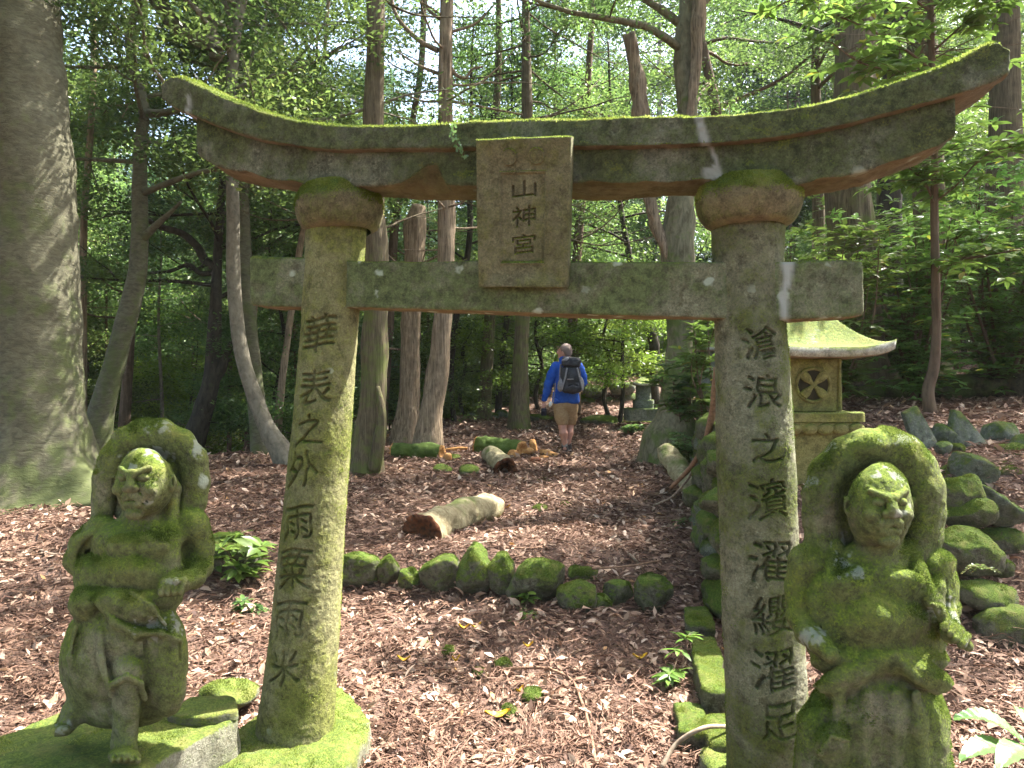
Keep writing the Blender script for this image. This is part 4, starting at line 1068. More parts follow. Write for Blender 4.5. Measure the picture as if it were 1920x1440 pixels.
# low straight kerb of long mossy blocks, under the gate's right leg
for i, (p0, p1, w_, h0, h1, lb) in enumerate([((1.16, 4.55), (1.10, 4.18), .16, -.1, .14, 'pale green kerb stone farthest back beside the right pillar'), ((1.09, 4.14), (.98, 3.42), .15, -.2, .10, 'long straight mossy kerb stone left of the right pillar'),
        ((.97, 3.38), (.93, 3.08), .17, -.3, .05, 'grey green kerb stone touching the right pillar'), ((.86, 3.02), (.78, 2.40), .14, -.4, .0, 'bright mossy kerb stone at the bottom edge by the right pillar'), ((.86, 3.5), (.80, 3.2), .14, -.35, -.04, 'shadowed mossy stone low in the ditch left of the kerb')]):
    d = np.array(p1) - np.array(p0); d /= np.linalg.norm(d); q = np.array([-d[1], d[0]]) * w_ / 2
    zb = float(gz(p0[0] - .15, p0[1]))
    prism('kerb_stone', [np.array(p0) - q, np.array(p0) + q, np.array(p1) + q, np.array(p1) - q], zb - .15, max(zb, float(gz(p0[0] + .1, p0[1]))) + .06, M['rock'], label=lb, cat='kerb stone', amp=.016, bev=.03, seed=130 + i, res=.02, tufts=6000, thr=-.3)['group'] = 'kerb stones beside the right pillar'

# tumbled stones right of the statue
GP = 'tumbled stones piled behind the right statue'
for i, (x, y, w_, h_, D, tl, mt, lb) in enumerate([
        (305, 90, 0, 0, 4.9, 0, 'rock2', ''),
        (610, 720, 300, 250, 4.15, 0.35, 'rock', 'mossy rounded stone topmost against the statue\'s halo'), (640, 850, 340, 190, 4.10, 0.1, 'rock', 'oblong mossy stone in the middle of the pile by the halo'),
        (660, 1140, 430, 300, 3.95, -0.12, 'rock', 'largest low mossy boulder of the pile with a fern on it'), (850, 800, 430, 190, 4.2, -0.72, 'rock2', 'long slanting stone leaning down to the right in the pile'),
        (680, 510, 340, 180, 4.5, -0.3, 'rock2', 'grey angular stone lying below the two upright slabs'), (900, 1090, 330, 210, 4.2, -.1, 'rock', 'dark rounded stone at the right foot of the pile'),
        (945, 640, 300, 330, 4.6, -.4, 'rock', 'stone blanketed in small-leaved creeper at the right edge'), (920, 1290, 160, 130, 3.95, 0, 'rock', 'small dark mossy stone under the pile\'s right foot'),
        (930, 290, 240, 250, 5.3, 0, 'rock2', 'dark square block behind the upright slabs at the right'), (1080, 370, 160, 230, 5.0, 0, 'rock2', 'grey stone cut by the right edge of the view'),
        (460, 345, 110, 90, 4.9, 0, 'rock2', 'small pale stone at the foot of the left upright slab'), (470, 240, 160, 130, 5.2, -.4, 'rock2', 'flat grey stone lying between the two upright slabs'), (570, 345, 100, 60, 5.0, 0, 'rock', 'small mossy stone between the two slabs')]):
    if not w_: continue
    px, py = 1660 + x / 4.235, 760 + y / 4.235
    if i == 1: px -= 8
    rpx(px, py, w_ / 4.235 * 1.18, h_ / 4.235 * 1.26, D, 150 + i, lb, M[mt], group=GP, tilt=tl, tufts=3000 if mt == 'rock' else 500, sub=5 if w_ > 280 else 4, sharp=.8, thr=-.1)
for i, (x, y, w_, h_, D, lb) in enumerate([(1800, 900, 60, 50, 4.55, 'dark stone wedged at the back of the pile near the creeper'), (1770, 1010, 70, 60, 4.35, 'shadowed stone in the gap behind the oblong one'), (1850, 985, 80, 60, 4.5, 'dark stone wedged under the long slanting stone'), (1900, 1010, 60, 60, 4.5, 'small rounded stone at the far right of the pile'),
        (1905, 860, 60, 50, 4.9, 'stone above the creeper at the right edge'), (1850, 905, 60, 50, 4.65, 'mossy stone between the grey angular stone and the creeper'), (1885, 1185, 100, 84, 3.7, 'broad mossy stone right of the raised fist'), (1850, 1115, 90, 44, 3.8, 'flat pale green stone just above the broad mossy one')]):
    rpx(x, y, w_ * 1.2, h_ * 1.2, D, 175 + i, lb, M['rock'], group=GP, tufts=1500, sub=4, thr=-.1)
for i, (x0, y0, x1, y1, w_, D, lb) in enumerate([(1688, 840, 0, 0, 0, 0, '')]): pass
def slab(pts, D, th_, lb, seed, lean=0.25):
    """upright stone slab traced in its own plane"""
    q = np.array([P(x, y, D) for x, y in pts]); c = q.mean(0)
    n = len(q); V = []
    ring = []
    for a, b in zip(q, np.roll(q, -1, 0)):
        m = 8; ring.append(a + (b - a) * (np.arange(m) / m)[:, None])
    ring = np.concatenate(ring); ring[:, 1] += (ring[:, 2] - ring[:, 2].min()) * lean
    c = ring.mean(0); lay = [(0.0, 0), (.5, 0), (.96, 0), (1.0, .1), (1.0, .9), (.96, 1.0), (.5, 1.0), (0.0, 1.0)]
    for s, t in lay:
        V.append(c + (ring - c) * max(s, .01) + np.array([0, th_ * t, 0]))
    V = np.concatenate(V); k = len(ring); i = np.arange(len(lay) - 1)[:, None] * k; j = np.arange(k)[None]; j2 = (j + 1) % k
    F = np.stack([i + j, i + j2, i + k + j2, i + k + j], -1).reshape(-1, 4)
    nn = vnormals(V, F)
    if ((V - c) * nn).sum() < 0: F = F[:, ::-1]; nn = -nn
    V = V + nn * (0.006 * fbm(V, 8, 3, seed))[:, None]
    tag(obj('stone_slab', V, F, M['rock2'], smooth=False, loc=tuple(P(*pts[-1], D))), lb, 'slab', 'upright slabs on the bank')
slab([(1706, 776), (1733, 762), (1766, 838), (1740, 848), (1718, 836)], 5.1, .06, 'grey green upright slab leaning left on the bank', 3)
slab([(1790, 815), (1805, 769), (1816, 772), (1857, 830), (1856, 862), (1800, 845)], 5.1, .07, 'pointed upright slab on the bank, right of the square-topped one', 5)
# ------------------------------------------------------------------ logs, sticks, small shrines
M['oldlog'] = bark('weathered log wood', (0.16, 0.13, 0.07), (0.34, 0.30, 0.18), 0.3, (0.10, 0.13, 0.03), zs=1, scale=16, dist=0.02)
M['greenlog'] = bark('algae covered log', (0.04, 0.06, 0.015), (0.13, 0.13, 0.05), 0.75, (0.07, 0.11, 0.02), zs=1, scale=18, dist=0.02)
M['rotten'] = plain('rotten wood', (0.16, 0.055, 0.02), (0.03, 0.015, 0.01), 0.9, 25, .2, 0.02)
M['fresh'] = plain('crumbling orange wood', (0.55, 0.30, 0.11), (0.33, 0.15, 0.05), 0.85, 28, .2, 0.012)
M['stick'] = plain('dry stick bark', (0.27, 0.16, 0.10), (0.14, 0.08, 0.05), 0.8, 40, .25, 0.003)
M['greystick'] = plain('grey stick bark', (0.33, 0.26, 0.19), (0.18, 0.13, 0.09), 0.8, 40, .25, 0.003)
M['darkhole'] = plain('charred hollow', (0.015, 0.01, 0.008), None, 0.95)

def tube(pts, rad, seg=10, amp=0.0, nscale=6, seed=0, lobes=None, capend=True, sub=None, ridge=0, flare=None):
    """tapered tube along a smooth path; returns V, F. amp = relative surface roughness"""
    pts = np.array([list(p) for p in pts], float); rad = np.array(rad, float)
    L = np.linalg.norm(np.diff(pts, axis=0), axis=1).sum()
    n = sub or max(4, int(L / max(rad.mean() * 1.2, .01)))
    n = min(n, 160)
    q = smoothcurve(np.concatenate([pts, rad[:, None]], 1), n); C = q[:, :3]; r = np.maximum(q[:, 3], 1e-4)
    T = np.gradient(C, axis=0); T /= np.linalg.norm(T, axis=1, keepdims=True)
    ref = np.array([0, 0, 1.0]) if abs(T[:, 2]).mean() < .8 else np.array([0, 1.0, 0])
    A = np.cross(T, ref); A /= np.linalg.norm(A, axis=1, keepdims=True); B = np.cross(T, A)
    th = np.linspace(0, 2 * math.pi, seg, endpoint=False)
    D = A[:, None] * np.cos(th)[None, :, None] + B[:, None] * np.sin(th)[None, :, None]
    V = C[:, None] + D * r[:, None, None]
    if amp:
        k = amp * (fbm(V, nscale, 3, seed))
        if ridge:
            W2 = V * np.array([1, 1, 0.12]); k = k + ridge * vnoise(W2, nscale * 4, seed + 7)
        V = V + D * (k * r[:, None])[..., None]
    if flare is not None:
        zz = (C[:, 2] - C[:, 2].min())
        lob = 1 + flare[0] * np.exp(-zz / flare[1])[:, None] * (0.6 + 0.8 * np.clip(np.sin(th * flare[2] + flare[3]), 0, 1))[None]
        V = C[:, None] + (V - C[:, None]) * lob[..., None]
    V = V.reshape(-1, 3)
    i = np.arange(n - 1)[:, None] * seg; j = np.arange(seg)[None]; j2 = (j + 1) % seg
    F4 = np.stack([i + j, i + seg + j, i + seg + j2, i + j2], -1).reshape(-1, 4)
    if capend:
        V = np.concatenate([V, C[:1], C[-1:]]); b = n * seg; jj = np.arange(seg); j2 = (jj + 1) % seg
        F3 = np.concatenate([np.stack([jj, j2, np.full(seg, b)], -1), np.stack([(n - 1) * seg + j2, (n - 1) * seg + jj, np.full(seg, b + 1)], -1)])
    else: F3 = np.zeros((0, 3), int)
    return V, F4, F3
class Acc:
    def __init__(s): s.V = []; s.F4 = []; s.F3 = []; s.n = 0
    def add(s, t):
        V, a, b = t; s.V.append(V); s.F4.append(a + s.n); s.F3.append(b + s.n); s.n += len(V)
    def obj(s, name, mat, parent=None, loc=None, smooth=True):
        return obj(name, np.concatenate(s.V), [np.concatenate(s.F4), np.concatenate(s.F3)], mat, parent, smooth=smooth, loc=loc)

def log(p0, p1, r0, r1, label, mat, endmat=None, hollow=False, seed=1, seg=48, amp=.36, name='fallen_log', group='logs lying in the clearing', mossn=0):
    p0 = Vector(p0); p1 = Vector(p1); root = empty(name, p0, label, 'log', group)
    mid = p0.lerp(p1, .5) + Vector((0, 0, .01))
    V, F4, F3 = tube([p0, mid, p1], [r0, (r0 + r1) / 2, r1], seg, amp, 7, seed, sub=50, capend=False)
    # ragged ends
    o = obj('bark', V, [F4, F3], mat, root, smooth=True)
    ax = (p1 - p0).normalized()
    for e, (c, r, sgn) in enumerate(((p0, r0, -1), (p1, r1, 1))):
        ring = V[:seg] if e == 0 else V[-seg:]
        c = ring.mean(0); rr = np.random.default_rng(seed + e)
        jag = rr.uniform(0.0, 0.5, seg) * r
        R0 = ring; R1 = ring + np.array(ax) * sgn * jag[:, None] * .6; R2 = c + (R1 - c) * 0.62
        dep = -0.9 if hollow else -0.12
        R3 = c + (ring - c) * (.5 if hollow else .3) + np.array(ax) * sgn * (dep * r * 1.6)
        R4 = c[None] + np.array(ax) * sgn * dep * r * 2
        VV = np.concatenate([R0, R1, R2, R3, R4]); jj = np.arange(seg); j2 = (jj + 1) % seg; FF = []
        for q in range(3): FF.append(np.stack([q * seg + jj, q * seg + j2, (q + 1) * seg + j2, (q + 1) * seg + jj], -1))
        FF = np.concatenate(FF); FT = np.stack([3 * seg + jj, 3 * seg + j2, np.full(seg, 4 * seg)], -1)
        if sgn < 0: FF = FF[:, ::-1]; FT = FT[:, ::-1]
        VV = VV + 0.03 * r * vnoise(VV, 40)[:, None]
        obj('broken_end', VV, [FF, FT], endmat or M['rotten'], root)
    if mossn: tuft(o, V, F4, mossn, .3, (.004, .012), -.2, 4)
    return root
def onG(px, py, lift=0): return G(px, py, lift)
a = G(792, 1015, .075); b = G(925, 968, .10); log(a, b, .15, .125, 'weathered pale log with a rotten brown end lying behind the rock row', M['oldlog'], seed=3, mossn=2500)
a = G(738, 858, .09); b = G(828, 860, .09); log(a, b, .135, .125, 'dark green algae-covered log lying before the reddish trunks', M['greenlog'], M['fresh'], seed=5, mossn=2000)
a = G(948, 892, .09); b = G(918, 866, .12); log(a, b, .135, .12, 'hollow rotten log showing its dark open end', M['oldlog'], M['rotten'], hollow=True, seed=7)
a = G(898, 850, .12); b = G(978, 858, .1); log(a, (b[0], b[1] + .1, b[2]), .15, .13, 'mossy crumbling log behind the hollow one', M['greenlog'], M['fresh'], seed=9, mossn=5000)
a = G(1640, 735); 
log(P(1600, 744, 8.2), P(1960, 722, 7.4), .12, .17, 'long dark log lying along the bank at the right', bark('wet dark log', (0.02, 0.016, 0.01), (0.10, 0.075, 0.045), .4, (.08, .10, .03), zs=1), seed=11, name='long_log', group=None)
# crumbled orange chunks
for i, (x, y, w_, h_, lb) in enumerate([(1035, 852, 50, 12, 'long orange splinter of crumbled wood pointing to the hiker\'s foot'), (1000, 838, 14, 28, 'orange splinter of wood standing on end'), (985, 848, 34, 16, 'orange lump of crumbled wood under the standing splinter'), (962, 852, 26, 18, 'squarish orange wood lump right of the mossy log'),
        (855, 843, 44, 9, 'orange splinter sticking out from the green log'), (838, 858, 18, 16, 'crumbling orange lump at the green log\'s end'), (1000, 864, 30, 12, 'dark bark flake among the orange wood chunks'), (1015, 858, 30, 8, 'flat pale orange chip behind the dark bark flake')]):
    g = G(x, y + h_ * .4); s = g.y / FPX
    rock((g.x, g.y, g.z + h_ * s * .42), (w_ * s, min(w_, 22) * s, h_ * s), 300 + i, M['fresh'] if i != 6 else M['rotten'], 'wood_chunk', lb, 'wood', 'crumbled wood beside the hollow log', sub=3, sharp=1.0, tilt=(-.25 if i == 0 else .1))
# split plank leaning by the wall
def stickpx(pts, r0, r1, lb, mat='stick', lift=0.02, name='stick', seg=7, group=None, Ds=None):
    q = []
    for k, (x, y) in enumerate(pts):
        if Ds: q.append(P(x, y, Ds[k]))
        else: q.append(G(x, y, lift))
    V, F4, F3 = tube(q, np.linspace(r0, r1, len(q)), seg, .3, 20, len(pts), sub=34)
    o = obj(name, V, [F4, F3], M[mat], smooth=True, loc=tuple(q[0])); tag(o, lb, 'stick', group)
    return o
pl = [P(1247, 846, 8.0), P(1272, 878, 7.6), P(1302, 920, 7.0)]
V, F4, F3 = tube(pl, [.10, .115, .10], 14, .35, 9, 3, sub=40); V[:, 1] = pl[1].y + (V[:, 1] - pl[1].y) * .9
tag(obj('split_log', V, [F4, F3], M['oldlog'], loc=tuple(pl[2])), 'split pale half-log leaning toward the foot of the wall', 'log')
GS = 'sticks scattered on the forest floor'
stickpx([(905, 1270), (960, 1267), (1020, 1266), (1065, 1282), (1090, 1330), (1105, 1380), (1118, 1450)], .009, .007, 'long thin stick curving down to the bottom edge of the path', group=GS, lift=.035)
stickpx([(1346, 690), (1338, 760), (1322, 830), (1298, 872), (1258, 915)], .035, .018, 'thick brown root-like branch slanting down from behind the right pillar', Ds=[5.6, 5.7, 5.9, 6.2, 6.5], group=GS)
stickpx([(1338, 860), (1318, 868), (1285, 905), (1262, 930), (1225, 948)], .014, .008, 'pale branched stick just below the thick brown branch', 'greystick', Ds=[6.2, 6.2, 6.5, 6.6, 6.8], group=GS)
stickpx([(1170, 968), (1158, 985), (1156, 1015), (1180, 1045), (1205, 1068)], .017, .010, 'bent light brown stick at the right of the clearing', 'greystick', group=GS)
stickpx([(1170, 968), (1200, 972), (1250, 976)], .009, .006, 'thin straight twig running right from the bent stick', group=GS)
stickpx([(1180, 1017), (1230, 1004), (1280, 980), (1308, 966)], .015, .009, 'long straight stick reaching the wall, crossing below the bent one', group=GS)
stickpx([(1040, 980), (1060, 998), (1110, 1008), (1160, 1018)], .008, .007, 'thin twig arching left of the bent stick', group=GS)
stickpx([(870, 1028), (900, 1024), (930, 1018)], .016, .009, 'short thick pale stick lying below the weathered log', 'greystick', group=GS)
stickpx([(948, 1033), (1000, 1034), (1035, 1016)], .009, .006, 'twig behind the tall rocks of the row', group=GS)
stickpx([(1110, 1095), (1170, 1090), (1240, 1078)], .008, .005, 'straight twig resting across the right end rocks', lift=.1, group=GS)
stickpx([(680, 1290), (740, 1268), (800, 1262), (830, 1275)], .008, .005, 'curved twig near the left pillar\'s footing', group=GS)
stickpx([(1125, 1362), (1190, 1368), (1255, 1380)], .014, .010, 'brown stick pointing into the ditch by the kerb', group=GS)
stickpx([(1240, 1440), (1268, 1395), (1310, 1368), (1372, 1362)], .012, .009, 'pale curved stick leaning over the kerb at the bottom right', 'greystick', Ds=[3.05, 3.1, 3.1, 3.2], group=GS)
stickpx([(790, 878), (850, 868), (905, 852)], .012, .006, 'straight pale splinter in the middle distance, left of the hollow log', 'greystick', group=GS)
stickpx([(905, 832), (890, 845), (893, 862), (912, 878)], .014, .010, 'hooked stick looped beside the mossy crumbling log', 'greystick', group=GS)
stickpx([(20, 1062), (60, 1035), (110, 1045), (140, 1040)], .016, .008, 'pale curved stick left of the striding statue', 'greystick', group=GS)
stickpx([(60, 1205), (80, 1230), (112, 1290)], .008, .005, 'thin twig low on the left behind the plinth', group=GS)
stickpx([(700, 1190), (690, 1172), (640, 1160)], .012, .007, 'short stick emerging behind the left pillar', group=GS)
for i in range(46):      # lesser twigs
    x = random.uniform(660, 1300); y = random.choice([random.uniform(890, 1040), random.uniform(1130, 1430), random.uniform(900, 1010)])
    if i > 34: x = random.uniform(0, 450); y = random.uniform(950, 1250)
    g0 = G(x, y, .02); an = random.uniform(0, 6.28); L_ = random.uniform(.12, .38)
    q = [g0]
    for k in (1, 2):
        an += random.uniform(-.5, .5); xx = g0.x + math.cos(an) * L_ * k / 2; yy = g0.y + math.sin(an) * L_ * k / 2
        q.append(Vector((xx, yy, float(gz(xx, yy)) + .025)))
    V, F4, F3 = tube(q, [.005, .004, .002], 5, .2, 20, i, sub=12)
    tag(obj('twig', V, [F4, F3], M[random.choice(['stick', 'greystick'])], loc=tuple(q[0])), 'thin dry twig lying loose among the fallen leaves', 'twig', 'thin twigs among the fallen leaves')
# low mossy edging beyond the clearing
for i, (x, y, w_, h_, lb) in enumerate([(905, 778, 60, 18, 'flat pale mossy stone in the far edging, left end'), (942, 777, 26, 18, 'small pointed stone beside the far cedar foot'), (1010, 783, 54, 14, 'flat mossy edging stone just left of the hiker'), (1120, 787, 78, 20, 'furry moss-covered edging stone just right of the hiker'),
        (1190, 788, 80, 12, 'long low edging stone right of the furry one'), (720, 785, 50, 38, 'pale green rounded stone between the left cedars'), (1240, 786, 50, 10, 'low edging stone before the distant shrine')]):
    g = G(x, y + h_ * .4); s = g.y / FPX
    rock((g.x, g.y, g.z + h_ * s * .2), (w_ * s, w_ * s * .6, h_ * s * 1.3), 330 + i, M['rock2'] if i in (0, 1, 5) else M['rock'], 'edging_stone', lb, 'stone', 'edging stones beyond the clearing', sub=3, tufts=1200, zmin=.2)
for i, (x, y, w_, h_) in enumerate([(1098, 755, 40, 30), (1140, 760, 50, 34), (1180, 752, 40, 34), (1115, 735, 46, 26), (1165, 728, 50, 26), (1075, 765, 30, 22)]):
    rpx(x, y, w_, h_, 16.6, 350 + i, 'dark stone in the rough bank behind the hiker', M['rock2'], group='dark stones of the far bank', name='bank_stone', cat='stone', sub=3)

# main small stone shrine
def polybox(c0, c1, parent, name, mat, amp=.004, seed=1, res=.03, bev=.012, tufts=0, rot=0.0, pivot=(0, 0), thr=-.3):
    (x0, y0, z0), (x1, y1, z1) = c0, c1
    pts = [(x0, y0), (x1, y0), (x1, y1), (x0, y1)]
    ca, sa = math.cos(rot), math.sin(rot)
    pts = [(pivot[0] + (x - pivot[0]) * ca - (y - pivot[1]) * sa, pivot[1] + (x - pivot[0]) * sa + (y - pivot[1]) * ca) for x, y in pts]
    return prism(name, pts, z0, z1, mat, parent, amp=amp, seed=seed, res=res, bev=bev, tufts=tufts, thr=thr)
def curved_roof(cx, cy, z0, z1, wx, wy, parent, rot, mat, thick=.09, name='roof', tufts=0, upturn=.045, sq=.1):
    n = 61; s = np.linspace(-1, 1, n); X, Yg = np.meshgrid(s, s, indexing='ij')
    m = np.maximum(np.abs(X), np.abs(Yg)); hgt = (1 - m)
    k = np.clip((hgt) / (1 - sq), 0, 1) ** 1.5
    corner = (np.abs(X) * np.abs(Yg)) ** 3
    zt = z0 + thick + (z1 - z0 - thick) * k + upturn * corner + upturn * .5 * np.abs(X) ** 6
    zb = z0 + upturn * corner + upturn * .5 * np.abs(X) ** 6 + 0 * X
    ca, sa = math.cos(rot), math.sin(rot)
    def W(x, y, z): x = x * wx / 2; y = y * wy / 2; return np.stack([cx + x * ca - y * sa, cy + x * sa + y * ca, z], -1)
    T = W(X, Yg, zt).reshape(-1, 3); B = W(X * .985, Yg * .985, zb).reshape(-1, 3)
    idx = np.arange(n * n).reshape(n, n)
    f = np.stack([idx[:-1, :-1], idx[1:, :-1], idx[1:, 1:], idx[:-1, 1:]], -1).reshape(-1, 4)
    rim = np.concatenate([idx[:, 0], idx[-1, 1:], idx[-2::-1, -1], idx[0, -2:0:-1]])
    sidef = np.stack([rim, rim + n * n, np.roll(rim, -1) + n * n, np.roll(rim, -1)], -1)
    V = np.concatenate([T, B]); F = np.concatenate([f, f[:, ::-1] + n * n, sidef])
    V = V + 0.005 * np.stack([0 * V[:, 0], 0 * V[:, 0], fbm(V, 9, 3)], -1)
    o = obj(name, V, F, mat, parent, smooth=False)
    if tufts: tuft(o, V, F, tufts, .35, (.003, .008), -.3, 6)
    return o
def shrine_main():
    D = 4.55; s = D / FPX; rot = math.radians(2)
    cx = P(1524, 0, D).x; zf = lambda y: CAMZ - (y - 720) * s
    root = empty('stone_shrine', (cx, D + .2, zf(1090)), 'small stone shrine with curved mossy roof behind the right pillar', 'shrine')
    cy = D + .18; pv = (cx, cy)
    B = lambda w_, d_, y0, y1, nm, **k: polybox((cx - w_ / 2, cy - d_ / 2, zf(y1)), (cx + w_ / 2, cy + d_ / 2, zf(y0)), root, nm, M['shrine'], rot=rot, pivot=pv, **k)
    B(.46, .42, 810, 1090, 'pedestal', seed=3)
    B(.60, .54, 772, 790, 'cornice', seed=5, tufts=1500); B(.56, .50, 790, 800, 'moulding', seed=6)
    # scalloped band
    for k in range(6):
        x = cx - .245 + .098 * k
        r = rock((x, cy - .245, zf(803)), (.105, .05, .075), 400 + k, M['shrine'], 'scallop', parent=root, sub=3, sharp=.0)
    B(.52, .46, 798, 813, 'band', seed=7)
    hx = .375
    B(hx, .36, 672, 771, 'chamber', seed=8)
    # round four-petalled crest on the chamber front
    z = zf(722); y = cy - .18
    V, F4, F3 = tube([(cx + .105 * math.cos(t), y - .008, z + .105 * math.sin(t)) for t in np.linspace(0, 2 * math.pi, 30)], [.011] * 30, 8, 0, sub=60, capend=False)
    obj('crest_ring', V, [F4, F3], M['shrine'], root, smooth=True)
    V = np.array([(cx + .098 * math.cos(t) * r_, y - .0125, z + .098 * math.sin(t) * r_) for r_ in (1,) for t in np.linspace(0, 2 * math.pi, 40, endpoint=False)] + [(cx, y - .0125, z)])
    V[:, 1] = y - .0075
    obj('crest_shade', V, np.array([(k, (k + 1) % 40, 40) for k in range(40)]), plain('painted recess shade', (.035, .03, .015), (.02, .018, .01), .95), root)  # flat dark disc: the shade of a hollow painted as colour
    for a_ in (45, 135):
        c_, s_ = math.cos(R(a_)), math.sin(R(a_))
        prof = [(-.100, .030), (-.06, .028), (-.02, .014), (0, .012), (.02, .014), (.06, .028), (.100, .030)]
        V, F4, F3 = tube([(cx + t * c_, y - .012, z + t * s_) for t, r_ in prof], [r_ for t, r_ in prof], 10, 0, sub=30)
        V[:, 1] = y - .014 + (V[:, 1] - (y - .012)) * .35
        obj('crest_petal', V, [F4, F3], M['shrine'], root, smooth=True)
    for sx in (-1, 1):
        polybox((cx + sx * .172 - .016, y - .012, zf(771)), (cx + sx * .172 + .016, y + .03, zf(672)), root, 'corner_post', M['shrine'])
    curved_roof(cx, cy, zf(672), zf(594),   .85, .74, root, rot, M['roofstone'], thick=.06, tufts=6000, upturn=.035, sq=.36)
shrine_main()
def small_shrine(px, ytop, ybot, wpx, D, lb):
    s = D / FPX; cx = P(px, 0, D).x; zf = lambda y: CAMZ - (y - 720) * s; w_ = wpx * s; h = (ybot - ytop)
    root = empty('small_stone_shrine', (cx, D, zf(ybot)), lb, 'shrine', 'little stone shrines in the background')
    B = lambda k, y0, y1, nm, m='rock2': polybox((cx - w_ * k / 2, D - w_ * k / 2, zf(ytop + h * y1)), (cx + w_ * k / 2, D + w_ * k / 2, zf(ytop + h * y0)), root, nm, M[m], amp=.01, res=.06)
    B(1.75, .76, 1.05, 'base', 'rock2'); B(.95, .56, .76, 'plinth'); B(.72, .2, .56, 'chamber')
    curved_roof(cx, D, zf(ytop + h * .22), zf(ytop), w_ * 1.15, w_ * 1.1, root, 0, M['roofstone'], thick=w_ * .12, upturn=w_ * .06, tufts=1200)
small_shrine(1206, 706, 784, 38, 14.0, 'little stone shrine with a pale roof beyond the mossy tree')
small_shrine(1345, 640, 728, 62, 9.6, 'grey stone shrine on top of the wall, mostly behind the right pillar')

